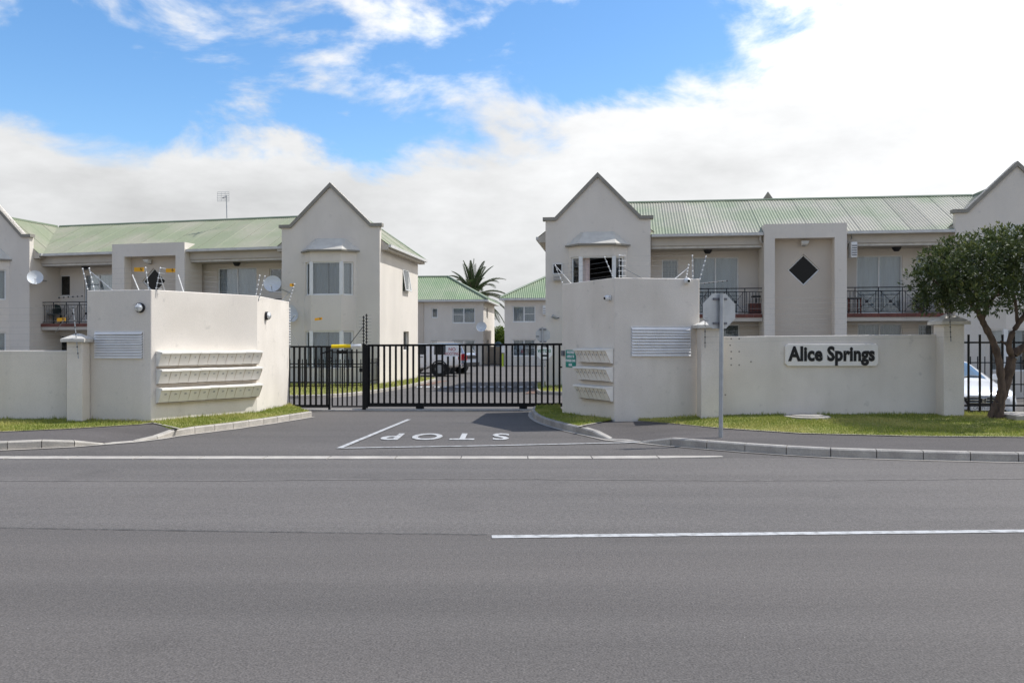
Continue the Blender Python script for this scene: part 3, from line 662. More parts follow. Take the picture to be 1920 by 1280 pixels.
def tower(F, W, D, parent, zE, zR, bc, zs, mroof, fl=-.2, side_ops=(), opened=False, cur='curtain', hip=True, apex=8.08, sh=6.46):
    """gabled pavilion: F origin at its left front corner"""
    ops = [(bc-.85, bc+.85, a, b) for a, b in zs]
    m = MB(F); m.wall(0, W, fl, sh-.25, 0, .22, ops); m.build('wall', 'plaster', parent)
    fl_ = .34; g = [(0, sh-.25), (W, sh-.25), (W, sh-.13), (W-fl_, sh-.13), (W/2, apex-.13), (fl_, sh-.13), (0, sh-.13)]
    m = MB(F)
    m.vprism([g[0], g[1], g[2], g[3], g[5], g[6]], 0, .22); m.vprism([g[5], g[3], g[4]], 0, .22); m.build('gable', 'plaster', parent)
    moulding(F, [(W+.10, sh-.13), (W-fl_, sh-.13), (W/2, apex-.13), (fl_, sh-.13), (-.10, sh-.13)], parent)
    # side and back walls
    Fs = Frame(*F(W, .22, 0)[:2], F.deg+90)
    m = MB(Fs); m.wall(0, D-.22, fl, zE-.08, 0, .2, side_ops); m.build('wall', 'plaster', parent)
    m = MB(F); m.box(0, .2, .22, D, fl, zE-.08); m.build('wall', 'plaster', parent)
    m = MB(F); m.box(.2, W-.2, D-.2, D, fl, zE-.08); m.build('wall', 'plaster', parent)
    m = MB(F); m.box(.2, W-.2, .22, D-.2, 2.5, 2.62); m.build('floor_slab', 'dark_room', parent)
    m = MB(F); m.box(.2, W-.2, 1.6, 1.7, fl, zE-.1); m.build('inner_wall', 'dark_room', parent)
    bay(F, bc, parent, zs, fl, cur, opened)
    # roof: two slopes and a hip at the back
    rf = MB(F).box(W/2-.06, W/2+.06, .22, D*.55, zR-.02, zR+.06).build('roof', 'roof_trim', parent)
    ov = .28; run = W/2+ov; rise = zR-zE; sl = math.hypot(run, rise); Dd = D-.2+ov; hb = run
    ex3 = Vector((F.ex.x, F.ex.y, 0)); ey3 = Vector((F.ey.x, F.ey.y, 0)); up = Vector((0, 0, 1))
    roof_plane(F(W+ov, .2, zE), ey3, -ex3*run+up*rise, [(0, 0), (Dd, 0), (max(Dd-hb, .5), sl), (0, sl)], mroof, rf)
    roof_plane(F(-ov, .2, zE), ey3, ex3*run+up*rise, [(0, 0), (Dd, 0), (max(Dd-hb, .5), sl), (0, sl)], mroof, rf)
    sl2 = math.hypot(hb, rise); roof_plane(F(-ov, .2+Dd, zE), ex3, -ey3*hb+up*rise, [(0, 0), (2*run, 0), (run, sl2)], mroof, rf)
    for sg, sx in ((1, W+ov), (-1, -ov)):
        m = MB(F); a = (sx, .2+Dd, zE+.02); b = (W/2, .2+max(Dd-hb, .5), zR+.02); m.tube([a, b], .05, 6); m.build('hip_capping', 'roof_trim', rf)
    m = MB(F); m.box(W+ov-.02, W+ov+.10, .24, .2+Dd+.05, zE-.10, zE+.01); m.build('gutter', 'gutter', parent)
    m = MB(F); m.box(W, W+ov-.02, .24, .2+Dd-.02, zE-.20, zE-.10); m.build('eave', 'fascia', parent)
    for q in ([(W+.001, zE-.2), (W+ov, zE-.2), (W+ov, zE-.02), (W+.001, zE-.02+rise*ov/run)], [(-ov, zE-.2), (-.001, zE-.2), (-.001, zE-.02+rise*ov/run), (-ov, zE-.02)]): MB(F).vprism(q, .205, .238).build('eave_end', 'fascia', parent)
    m = MB(F); m.box(-ov-.10, -ov+.02, .24, .2+Dd+.05, zE-.10, zE+.01); m.build('gutter', 'gutter', parent)
    m = MB(F); m.box(-ov+.02, 0, .24, .2+Dd-.02, zE-.20, zE-.10); m.build('eave', 'fascia', parent)
    return rf
def railing(F, s0, s1, z0, parent, t=.14, plain_left=.7, plain_right=0):
    root = MB(F).box(s0, s1, t, t+.035, z0+.92, z0+.955).box(s0, s1, t+.005, t+.03, z0+.80, z0+.825).box(s0, s1, t+.005, t+.03, z0+.06, z0+.085).build('railing', 'rail_metal', parent)
    L = s1-s0-plain_left-plain_right; n = max(1, round(L/.72)); w = L/n
    bar = MB().box(-.009, .009, -.009, .009, 0, .74).mesh('baluster', None, 'rail_metal'); post = MB().box(-.014, .014, -.014, .014, 0, .92).mesh('post', None, 'rail_metal')
    k = 0.1
    while k < plain_left-.03: place('baluster', bar, root, fmat(F, s0+k, t+.017, z0+.07)); k += .11
    k = .1
    while k < plain_right-.03: place('baluster', bar, root, fmat(F, s1-k, t+.017, z0+.07)); k += .11
    a = s0+plain_left
    for i in range(n+1): place('post', post, root, fmat(F, a+i*w, t+.017, z0))
    for i in range(n):
        c = a+(i+.5)*w; h = w/2-.02; m = MB(F); zc = z0+.44; r = .012; y = t+.017
        for sx, sz in ((1,1),(1,-1),(-1,1),(-1,-1)): m.tube([(c, y, zc), (c+sx*h*.92, y, zc+sz*.36)], .007, 4)
        for q in (.62, .36):
            pts = [(c-h*q, y, zc-.36*q), (c+h*q, y, zc-.36*q), (c+h*q, y, zc+.36*q), (c-h*q, y, zc+.36*q)]
            for p1, p2 in zip(pts, pts[1:]+pts[:1]): m.tube([p1, p2], .005, 4)
        m.lathe((c, y-.02, zc), (0,1,0), [(.02, 0), (.055, .01), (.055, .03), (.02, .04)], 10)
        m.build('ornament', 'rail_metal', root)
        for q in (-.78, .78): place('baluster', bar, root, fmat(F, c+h*q, t+.017, z0+.07))
def balcony(F, s0, s1, zS, parent, back=1.1, **kw):
    b = MB(F).box(s0, s1, .06, back, zS-.26, zS).build('balcony_slab', 'fascia', parent)
    n = max(1, round((s1-s0)/.31)); w = (s1-s0)/n; me = MB().box(.004, w-.004, 0, .02, 0, .13).mesh('tile', None, 'red_tile')
    for i in range(n): place('tile', me, b, fmat(F, s0+i*w, .038, zS-.12))
    MB(F).box(s0, s1, .06, back, zS, zS+.012).build('floor_tiling', 'red_tile', b)
    railing(F, s0, s1, zS, b, **kw)
def portal(F, s0, s1, i0, i1, zT, zI, zE, parent, dia, dsz, zd, t0=-.28, fl=-.2, panel_t=.15):
    """rendered frame round the stair panel with a diamond window"""
    m = MB(F); m.wall(s0, s1, fl, zT, t0, .9, [(i0, i1, fl-1, zI)]); m.build('portal_frame', 'plaster', parent)
    h = dsz; T, Rr, B, L = (dia, zd+h), (dia+h, zd), (dia, zd-h), (dia-h, zd); c = [(i0, zI), (i1, zI), (i1, fl), (i0, fl)]
    m = MB(F); tp = panel_t
    for tri in ((c[0],c[1],T), (c[1],Rr,T), (c[1],c[2],Rr), (c[2],B,Rr), (c[2],c[3],B), (c[3],L,B), (c[3],c[0],L), (c[0],T,L)):
        m.poly([(p[0], tp, p[1]) for p in tri][::-1])
    q = [T, Rr, B, L]
    for a, b in zip(q, q[1:]+q[:1]): m.poly([(a[0],tp,a[1]),(b[0],tp,b[1]),(b[0],tp+.18,b[1]),(a[0],tp+.18,a[1])])
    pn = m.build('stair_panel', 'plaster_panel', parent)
    m = MB(F); hi = h-.055
    qo = q; qi = [(dia, zd+hi), (dia+hi, zd), (dia, zd-hi), (dia-hi, zd)]
    for k in range(4):
        a, b, cc, d = qo[k], qo[(k+1) % 4], qi[(k+1) % 4], qi[k]; m.vprism([a, b, cc, d], tp+.07, tp+.12)
    w = m.build('diamond_window', 'white_frame', parent)
    MB(F).vprism([qi[0], qi[1], qi[2], qi[3]], tp+.09, tp+.1).build('pane', 'glass_dark', w)
def main_block(F, L, zE, zR, zS, parent, P, mroof, opsU, opsG, fl=-.2, D=6.4, back=1.15, kwl={}, kwr={}, extR=1.9):
    s0, s1 = P
    m = MB(F); m.wall(0, L, fl, zE-.3, back, back+.2, [o[:4] for o in opsU+opsG]); m.build('wall', 'plaster', parent)
    m = MB(F); m.box(0, L, D-.2, D, fl, zE-.1); m.build('wall', 'plaster', parent)
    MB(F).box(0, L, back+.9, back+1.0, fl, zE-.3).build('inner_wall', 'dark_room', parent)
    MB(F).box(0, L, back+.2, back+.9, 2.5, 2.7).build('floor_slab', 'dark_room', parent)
    for s in (0.0, L-.2): MB(F).box(s, s+.2, back+.2, D-.2, fl, zE-.1).build('wall', 'plaster', parent)
    # roof
    ov = .12; run = D/2+ov; rise = zR-zE; sl = math.hypot(run, rise); ex3 = Vector((F.ex.x, F.ex.y, 0)); ey3 = Vector((F.ey.x, F.ey.y, 0)); up = Vector((0,0,1))
    rf = MB(F).tube([(-1.9, D/2, zR+.01), (L+extR, D/2, zR+.01)], .06, 6).build('roof', 'roof_trim', parent)
    roof_plane(F(-2.0, -ov, zE), ex3, ey3*run+up*rise, [(1.75, 0), (L+2.25, 0), (L+2.1+extR, sl), (0, sl)], mroof, rf)
    MB(F).poly([(-1.9, D/2, zR), (L+extR, D/2, zR), (L+1.0, D+ov, zE), (-1.0, D+ov, zE)]).build('rear_slope', mroof, rf)
    for a, b in ((0, s0), (s1, L)):
        MB(F).box(a+.01, b-.01, -ov-.11, -ov+.0, zE-.10, zE+.0).build('gutter', 'gutter', parent)
        MB(F).box(a+.01, b-.01, .04, .26, zE-.40, zE-.05).build('beam', 'fascia', parent)
        MB(F).box(a+.01, b-.01, -ov, .039, zE-.12, zE-.085).build('soffit', 'fascia', parent)
        MB(F).box(a+.01, b-.01, .26, back, zE-.50, zE-.41).build('ceiling', 'fascia', parent)
        MB(F).box(a+.01, b-.01, .10, .24, zE-.50, zE-.402).build('trim', 'cap', parent)
    balcony(F, 0.02, s0-.01, zS, parent, back, **kwl); balcony(F, s1+.01, L-.02, zS, parent, back, **kwr)
    for o in opsU+opsG:
        kw = dict(t=back+.06); kw.update(o[4]); window(F, *o[:4], parent, **kw)
    # downpipe beside the portal
    return rf
# ------------------------------------------------------------------ left building
bl = thing('apartment_building', 'grey two storey apartment building left of the gate with pale green roof', 'building', (-12, 34, 0))
LM = between((-20.5, 35.4), (-9.0, 32.55)).sub(0, .34); LL = 11.9; zE, zR = 5.52, 7.22
LT = between((-9.06, 32.53), (-5.12, 32.0)); LW = 3.975
LB = 1.15
def So(F, t, x0, x1, y0, y1, kw=None):
    """opening from photo pixels on the plane t of a facade"""
    xm = (x0+x1)/2; return (F.sat(x0, t), F.sat(x1, t), F.zat(xm, y1, t), F.zat(xm, y0, t), kw or {})
p0, p1 = LM.sat(210, -.28), LM.sat(346, -.28); q0, q1 = LM.sat(233, -.28), LM.sat(329, -.28)
zPT, zPI = LM.zat(280, 456, -.28), LM.zat(280, 480, -.28)
opsU = [So(LM, LB, 108, 131, 516, 555, dict(cur='curtain_grey', cover=(.7, 1))), So(LM, LB, 158, 212, 514, 600, dict(cols=(1,1), cur='curtain', name='sliding_door')),
        So(LM, LB, 408, 481, 502, 608, dict(cols=(1,1), cur='curtain', name='sliding_door')), So(LM, LB, 505, 528, 503, 548, dict(cur=None))]
opsG = [So(LM, LB, 108, 131, 629, 668, dict(cur=None)), So(LM, LB, 408, 481, 600+28, 700, dict(cols=(1,1), name='sliding_door'))]
main_block(LM, LL, zE, zR, 2.52, bl, (p0, p1), 'roof_left', opsU, opsG, kwl=dict(plain_left=.55), kwr=dict(plain_left=.3), extR=.7)
dsx = LM.sat(288, .15); dz = LM.zat(288, 527, .15)
portal(LM, p0, p1, q0, q1, zPT, zPI, zE, bl, dsx, .56, dz)
zsL = [(.73, 2.16), (3.54, 4.83)]
LSide = Frame(*LT(LW, .22, 0)[:2], LT.deg+90)
sop = [(LSide.sat(755), LSide.sat(766), LSide.zat(760, 547), LSide.zat(760, 506)), (LSide.sat(756.5), LSide.sat(766.5), LSide.zat(761, 657), LSide.zat(761, 621))]
tower(LT, LW, 6.0, bl, zE, zR, LT.sat(619), zsL, 'roof_left', side_ops=sop)
for o in sop: window(LSide, *o, bl, t=.1, cur='curtain_grey', fw=.035)
# tilted sash of the open side window
o = sop[0]; m = MB(LSide)
def sash(s, f, e=0): return (s, -.005-.13*(1-f)-e, o[2]+.05+(o[3]-o[2]-.08)*f)
for (s0_, f0), (s1_, f1) in (((o[0]+.03, 0), (o[0]+.03, 1)), ((o[1]-.03, 0), (o[1]-.03, 1)), ((o[0]+.03, 0), (o[1]-.03, 0)), ((o[0]+.03, 1), (o[1]-.03, 1))): m.tube([sash(s0_, f0), sash(s1_, f1)], .022, 4)
sh_ = m.build('open_sash', 'white_frame', bl); MB(LSide).poly([sash(o[0]+.03, 0), sash(o[1]-.03, 0), sash(o[1]-.03, 1), sash(o[0]+.03, 1)]).build('pane', 'glass', sh_)
LG = LM.sub(-4.05, -.54)
tower(LG, 4.05, 6.7, bl, zE, zR, 1.95, zsL, 'roof_left')
# small entry roof stub at the eave corner of the pavilion
MB(LT).tube([(-.0, .5, zE-.1), (.0, .5, zE-.1)], .01, 4)
# ------------------------------------------------------------------ right building
br_ = thing('apartment_building', 'grey two storey apartment building right of the gate with striped faded roof', 'building', (9, 31, 0))
RF = between((1.24, 30.6), (15.4, 28.8)); RW = 3.84; zE2, zR2 = 5.64, 7.36
RM = RF.sub(RW+.02, .12); RL = 10.42; RB = 1.15
p0, p1 = RM.sat(1433, -.28), RM.sat(1588, -.28); q0, q1 = RM.sat(1453, -.28), RM.sat(1565, -.28)
zPT, zPI = RM.zat(1507, 419, -.28), RM.zat(1507, 446, -.28)
opsU = [So(RM, RB, 1241, 1272, 486, 522, dict(cur='curtain_grey', bars=True)), So(RM, RB, 1299, 1385, 482, 592, dict(cols=(1,1), name='sliding_door')),
        So(RM, RB, 1606, 1692, 479, 592, dict(cols=(1,1), name='sliding_door')), So(RM, RB, 1717, 1745, 479, 520, dict(cur='curtain'))]
opsG = [So(RM, RB, 1299, 1387, 607, 720, dict(cols=(1,1), cur='curtain_grey', name='sliding_door', bars=True)), So(RM, RB, 1608, 1692, 605, 720, dict(cols=(1,1), cur='curtain_grey', name='sliding_door', bars=True)), So(RM, RB, 1722, 1750, 608, 660, dict(cur=None, bars=True))]
opsU = [(a, b, max(c, 2.78), d, k) for a, b, c, d, k in opsU]; opsG = [(a, b, max(c, -.1), min(d, 2.4), k) for a, b, c, d, k in opsG]
main_block(RM, RL, zE2, zR2, 2.73, br_, (p0, p1), 'roof_pale', opsU, opsG, kwl=dict(plain_left=.1, plain_right=.6), kwr=dict(plain_left=.38))
portal(RM, p0, p1, q0, q1, zPT, zPI, zE2, br_, RM.sat(1507, .15), .565, RM.zat(1507, 506, .15))
zsR = [(.73, 2.16), (3.4, 4.83)]
tower(RF, RW, 6.6, br_, zE2, zR2, RF.sat(1120.5), zsR, 'roof_pale', opened=True, cur='curtain')
RG = RF.sub(RW+RL+.04, -.05)
tower(RG, 4.0, 6.6, br_, zE2, zR2, 2.05, zsR, 'roof_pale', side_ops=())
# rear gable showing above the ridge
gp = RM(RM.sat(1440, 8), 8, 0); FG = Frame(gp.x, gp.y, RM.deg)
zt = EYE+(645-355)/FPX*gp.y; FGm = MB(FG); FGm.vprism([(-1.6, 6.2), (1.6, 6.2), (0, zt-.1)], 0, .2); FGm.build('rear_gable', 'plaster', br_)
moulding(FG, [(1.6, 6.2), (0, zt-.12), (-1.6, 6.2)], br_, w=.14, t0=-.05)
# downpipes
for F, s, zz, par in ((RM, RM.sat(1430, .0)-.10, zE2, br_), (RM, RM.sat(1592, 0)+.06, zE2, br_)):
    sgn = -1 if s < 5 else 1
    MB(F).tube([(s, -.10, zz-.1), (s, -.10, zz-.30), (s-sgn*.12, .0, zz-.42), (s-sgn*.12, .3, zz-.46)], .04, 6).build('downpipe', 'fascia', par, smooth=50)
# small window box on the right pavilion's front, left of the bay
sw = (RF.sat(1036.5), RF.sat(1054.5), RF.zat(1045, 514), RF.zat(1045, 494))
m = MB(RF); m.wall(*sw, -.05, .0, [(sw[0]+.03, sw[1]-.03, sw[2]+.03, sw[3]-.03)]); w = m.build('small_window', 'white_frame', br_)
MB(RF).box(sw[0]+.03, sw[1]-.03, -.03, -.015, sw[2]+.03, sw[3]-.03).build('pane', 'glass_dark', w)
# ------------------------------------------------------------------ houses behind
def back_house(name, label, F, W, D, zE, zR, wins, side_wins, mroof, fl=-.1, hipL=True, hipR=True):
    root = thing(name, label, 'house', F(W/2, 0, 0))
    MB(F).wall(0, W, fl, zE, 0, .2, [w[:4] for w in wins]).build('wall', 'plaster', root)
    Fs = Frame(*F(W, .2, 0)[:2], F.deg+90)
    MB(Fs).wall(0, D-.2, fl, zE, 0, .2, [w[:4] for w in side_wins]).build('wall', 'plaster', root)
    MB(F).box(0, .2, .2, D, fl, zE).build('wall', 'plaster', root); MB(F).box(.2, W-.2, D-.2, D, fl, zE).build('wall', 'plaster', root)
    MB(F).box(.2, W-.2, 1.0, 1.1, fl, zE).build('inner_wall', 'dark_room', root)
    for w in wins: window(F, *w[:4], root, **w[4])
    for w in side_wins: window(Fs, *w[:4], root, **w[4])
    ov = .35; run = D/2+ov; rise = zR-zE; sl = math.hypot(run, rise); ex3 = Vector((F.ex.x, F.ex.y, 0)); ey3 = Vector((F.ey.x, F.ey.y, 0)); up = Vector((0,0,1))
    LL_ = W+2*ov; hl = run*.95 if hipL else 0; hr = run*.95 if hipR else 0
    rf = MB(F).tube([(-ov+hl, D/2, zR+.03), (W+ov-hr, D/2, zR+.03)], .09, 6).build('roof', 'roof_trim', root)
    roof_plane(F(-ov, -ov, zE), ex3, ey3*run+up*rise, [(0, 0), (LL_, 0), (LL_-hr, sl), (hl, sl)], mroof, rf, pitch=.16, amp=.03, width=1.3)
    if hipR:
        s2 = math.hypot(hr, rise); roof_plane(F(W+ov, -ov, zE), ey3, -ex3*hr+up*rise, [(0, 0), (2*run, 0), (run, s2)], mroof, rf, pitch=.16, amp=.03, width=1.3)
        MB(F).tube([(W+ov, -ov, zE+.04), (W+ov-hr, D/2, zR+.04)], .09, 6).build('hip_capping', 'roof_trim', rf)
        MB(F).tube([(W+ov, D+ov, zE+.04), (W+ov-hr, D/2, zR+.04)], .09, 6).build('hip_capping', 'roof_trim', rf)
    if hipL:
        s2 = math.hypot(hl, rise); roof_plane(F(-ov, -ov, zE), ey3, ex3*hl+up*rise, [(0, 0), (2*run, 0), (run, s2)], mroof, rf, pitch=.16, amp=.03, width=1.3)
        MB(F).tube([(-ov, -ov, zE+.04), (-ov+hl, D/2, zR+.04)], .09, 6).build('hip_capping', 'roof_trim', rf)
    MB(F).poly([(-ov+hl*0, D+ov, zE), (W+ov, D+ov, zE), (W+ov-hr, D/2, zR), (-ov+hl, D/2, zR)]).build('rear_slope', mroof, rf)
    MB(F).box(-ov-.02, W+ov+.02, -ov-.1, -ov+.02, zE-.17, zE-.01).build('gutter', 'gutter', root)
    MB(F).box(-ov, W+ov, -ov+.02, -.001, zE-.17, zE-.05).build('eave', 'fascia', root)
    MB(F).box(W+ov-.03, W+ov+.09, -ov+.03, D+ov, zE-.17, zE-.01).build('gutter', 'gutter', root)
    MB(F).box(W+.001, W+ov-.03, 0, D, zE-.17, zE-.05).build('eave', 'fascia', root)
    return root
BY = 66.0
xr = (907-CX)/FPX*BY; F1 = Frame(xr-12, BY+1.2, -5.5); W1 = 12.03
def bw(F, x0, x1, y0, y1, **k): xm = (x0+x1)/2; return (F.sat(x0), F.sat(x1), F.zat(xm, y1), F.zat(xm, y0), k)
wn = [bw(F1, 848, 891, 576, 606, cols=(1, 1), rows=[(0, .5, .55)], cur='curtain', fw=.09), bw(F1, 809, 821, 577, 596, cur='curtain_grey', fw=.08),
      bw(F1, 848, 891, 637, 668, cols=(1, 1), rows=[(0, .5, .55)], cur='curtain', fw=.09), bw(F1, 808, 821, 638, 657, cur='curtain_grey', fw=.08)]
F1s = Frame(*F1(W1, .2, 0)[:2], F1.deg+90)
sw1 = [bw(F1s, 912, 915, 577, 597, cur='curtain_grey', fw=.08), bw(F1s, 912.5, 916, 637, 660, cur='curtain_grey', fw=.08)]
h1 = back_house('house', 'small grey house with green hipped roof behind the white pickup', F1, W1, 7.5, F1.zat(850, 562), 7.35, wn, sw1, 'roof_green', hipL=False)
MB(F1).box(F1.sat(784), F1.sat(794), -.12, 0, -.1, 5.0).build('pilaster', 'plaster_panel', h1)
F2 = Frame((946-CX)/FPX*64, 64.0, -5.5)
wn = [bw(F2, 961, 1004, 573, 604, cols=(1, 1), rows=[(.5, 1, .5)], cur='curtain', fw=.09), bw(F2, 961, 1004, 636, 668, cols=(1, 1), rows=[(.5, 1, .5)], cur='curtain', fw=.09)]
h2 = back_house('house', 'small grey house with green hipped roof behind the visitors sign', F2, 13, 7.5, F2.zat(990, 559), 7.35, wn, [], 'roof_green', hipR=False)
# ------------------------------------------------------------------ street walls
o = MB().box(-30, at(128, 0, 16.3).x, 16.25, 16.47, -.2, 1.525).build('boundary_wall', 'plaster_wall', None, bevel=.012, loc=(-15, 16.3, 0))
tag(o, 'low plastered wall at the left edge of the photo', 'wall')
xR0, xR1 = at(1352, 0, 16.4).x, at(1768, 0, 16.4).x
o = MB().hexa([(xR0, 16.4, -.2), (xR1, 16.4, -.2), (xR1, 16.62, -.2), (xR0, 16.62, -.2)], [(xR0, 16.4, 1.80), (xR1, 16.4, 1.845), (xR1, 16.62, 1.845), (xR0, 16.62, 1.80)]).build('boundary_wall', 'plaster_wall', None, bevel=.012, loc=(6, 16.4, 0))
tag(o, 'plastered wall carrying the name board, right of the gate', 'wall')
def pillar(cx, y0, w, z1, capz, label):
    t = thing('wall_pillar', label, 'pillar', (cx, y0+w/2, 0), 'pillars with pyramid caps')
    MB().box(cx-w/2, cx+w/2, y0, y0+w, -.2, z1).build('shaft', 'plaster_wall', t, bevel=.01)
    o = w/2+.08; c = y0+w/2
    m = MB(); m.hexa([(cx-o, c-o, z1), (cx+o, c-o, z1), (cx+o, c+o, z1), (cx-o, c+o, z1)], [(cx-o, c-o, z1+.06), (cx+o, c-o, z1+.06), (cx+o, c+o, z1+.06), (cx-o, c+o, z1+.06)])
    m.hexa([(cx-o, c-o, z1+.061), (cx+o, c-o, z1+.061), (cx+o, c+o, z1+.061), (cx-o, c+o, z1+.061)], [(cx-.03, c-.03, capz), (cx+.03, c-.03, capz), (cx+.03, c+.03, capz), (cx-.03, c+.03, capz)])
    m.build('cap', 'cap', t)
    return t
YP = 15.95
pillar(at(139.5, 0, YP).x, YP, .30, EYE+(645-641)/FPX*YP, EYE+(645-625)/FPX*YP, 'slim pillar with pyramid cap between the low wall and the left letter box room')
YP = 16.12
pillar(at(1334, 0, YP).x, YP, .40, EYE+(645-615)/FPX*YP, EYE+(645-598)/FPX*YP, 'pillar with pyramid cap half hidden by the bare sign back')
YP = 16.1
pillar(at(1789, 0, YP).x, YP, .40, EYE+(645-608)/FPX*YP, EYE+(645-587)/FPX*YP, 'pillar with white pyramid cap beside the railing and tree')
# name board
FW = Frame(0, 16.4, 0); s0, s1 = FW.sat(1471), FW.sat(1645); z0, z1 = FW.zat(1558, 686), FW.zat(1558, 645); c = .05
ns = thing('name_board', 'cream name board with clipped corners reading Alice Springs', 'sign', ((s0+s1)/2, 16.4, z0))
MB(FW).vprism([(s0+c, z0), (s1-c, z0), (s1, z0+c), (s1, z1-c), (s1-c, z1), (s0+c, z1), (s0, z1-c), (s0, z0+c)], -.05, -.001).build('board', 'board', ns, bevel=.008)
text('Alice Springs', .385, 'lettering', 'black_ink', ns, upright(FW, (s0+s1)/2, -.055, (z0+z1)/2+.012), bold=.017, extrude=.0015, xs=.82, space=1.03)
# plugged drill holes in the wall
m = MB(FW)
mat('hole_fill', (.28,.25,.22), rough=.95)
for px, py in ((1371,635),(1386,635),(1369,647),(1371,659),(1386,659),(1371,672),(1371,684),(1386,684),(1360,740),(1408,678)):
    m.lathe((FW.sat(px), -.004, FW.zat(px, py)), (0,1,0), [(.012, 0), (.017, .002), (.017, .006)], 8)
m.build('drill_hole', 'hole_fill', bpy.data.objects['boundary_wall.001'])
# ------------------------------------------------------------------ letter box rooms
def room(poly, z1, label, loc):
    t = thing('letter_box_room', label, 'enclosure', loc)
    MB().prism(poly, -.2, z1).build('wall', 'plaster_wall', t, bevel=.015); return t
lA, lB, lC, lD = (-6.99, 16.0), (at(163, 0, 16.28).x, 16.28), (-5.55, 18.0), (-5.56, 20.62)
roomL = room([lA, lC, lD, (-9.2, 20.62), lB], 2.705, 'cream walled room left of the gate with three rows of letter boxes', (-7, 18, 0))
rE, rF, rG = (1.10, 18.1), (2.02, 16.3), (3.76, 16.58)
roomR = room([rE, rF, rG, (4.05, 20.5), (1.35, 20.5)], 2.96, 'grey walled room right of the gate with letter boxes and louvre', (2.6, 18, 0))
fLf = between(lB, lA); fLm = between(lA, lC); fLd = between(lC, lD); fRm = between(rE, rF); fRf = between(rF, rG)
def louvre(F, x0, x1, y0, y1, n, parent):
    xm = (x0+x1)/2; s0, s1, z0, z1 = F.sat(x0), F.sat(x1), F.zat(xm, y1), F.zat(xm, y0)
    v = MB(F); v.wall(s0-.015, s1+.015, z0-.015, z1+.015, -.012, -.001, [(s0, s1, z0, z1)]); fr = v.build('louvre', 'louvre', parent)
    MB(F).box(s0, s1, -.003, -.001, z0, z1).build('backing', 'louvre_gap', fr)
    h = (z1-z0)/n; m = MB(); W = s1-s0
    m.hexa([(0, -.045, 0), (W, -.045, 0), (W, -.038, .004), (0, -.038, .004)], [(0, -.012, h*.92), (W, -.012, h*.92), (W, -.006, h*.92), (0, -.006, h*.92)]); me = m.mesh('slat', None, 'louvre')
    for k in range(n): place('slat', me, fr, fmat(F, s0, random.uniform(-.004, .002), z0+k*h) @ Matrix.Rotation(random.uniform(-.004, .004), 4, 'Y'))
louvre(fLf, 179, 268, 622, 671, 10, roomL)
louvre(fRf, 1184, 1294, 613, 667, 10, roomR)
# ------------------------------------------------------------------ letter boxes
def letterbox_mesh(w, h=.285, dt=.21, db=.075):
    m = MB(); m.hexa([(.003, 0, 0), (.003, -db, .012), (.003, -dt+.02, h-.035), (.003, 0, h-.035)], [(w-.003, 0, 0), (w-.003, -db, .012), (w-.003, -dt+.02, h-.035), (w-.003, 0, h-.035)])
    body = m.mesh('body', None, 'mailbox')
    m = MB(); m.hexa([(.001, -dt-.012, h-.034), (w-.001, -dt-.012, h-.034), (w-.001, 0, h-.034), (.001, 0, h-.034)], [(.001, -dt-.008, h+.0), (w-.001, -dt-.008, h+.0), (w-.001, 0, h+.016), (.001, 0, h+.016)]); lid = m.mesh('lid', None, 'mailbox')
    m = MB(); m.box(.004, w-.004, -db-.004, 0, -.012, -.001); rim = m.mesh('base_rim', None, 'rust')
    # shallow joint recess beside each front
    m = MB(); a = -db-.0015; b = -dt+.0185; m.hexa([(w-.008, a, .02), (w-.001, a, .02), (w-.001, a+.01, .02), (w-.008, a+.01, .02)], [(w-.008, b, h-.05), (w-.001, b, h-.05), (w-.001, b+.01, h-.05), (w-.008, b+.01, h-.05)]); jt = m.mesh('joint', None, 'grey_ink' if False else 'rust')
    return body, lid, rim, jt
def bank(F, s0, w, n, tops, side, numb, grp):
    meshes = letterbox_mesh(w); ang = math.atan2(.21-.02-.075, .285-.047)
    k = numb
    for r, zt in enumerate(tops):
        row = ('top', 'middle', 'bottom')[r]
        for i in range(n):
            z = zt-.285+random.uniform(-.004, .004); mt = fmat(F, s0+i*w, -.002+random.uniform(-.004, 0), z)
            root = bpy.data.objects.new('letter_box', None); col.objects.link(root); root.matrix_basis = mt; root.empty_display_size = .1
            tag(root, f'cream letter box, {ORD[i]} from the left in the {row} row {side}', 'letter box', grp)
            for me, nm in zip(meshes, ('body', 'lid', 'base_rim', 'joint')):
                c = bpy.data.objects.new(nm, me); col.objects.link(c); c.parent = root
            me = num_mesh(k); c = bpy.data.objects.new('number', me); col.objects.link(c); c.parent = root
            yz = .66; yy = -.075-(.19-.075)*yz-.004; zz = .012+(.25-.012)*yz
            c.matrix_basis = Matrix.Translation((w*.52, yy, zz)) @ Matrix.Rotation(R(90)+ang, 4, 'X'); k += 1
def num_mesh(k):
    ob = text(str(k), .05, 'tmpnum', 'number_ink', None, Matrix(), bold=.002, extrude=.0006); me = ob.data; me.name = 'number'; bpy.data.objects.remove(ob); return me
wl = 2.36; bank(fLm, .10, wl/11, 11, (1.50, 1.155, .79), 'on the sunlit left wall', 1, 'letter boxes on the left wall')
bank(fRm, .80, 1.19/8, 8, (1.555, 1.185, .805), 'on the shaded right wall', 34, 'letter boxes on the right wall')
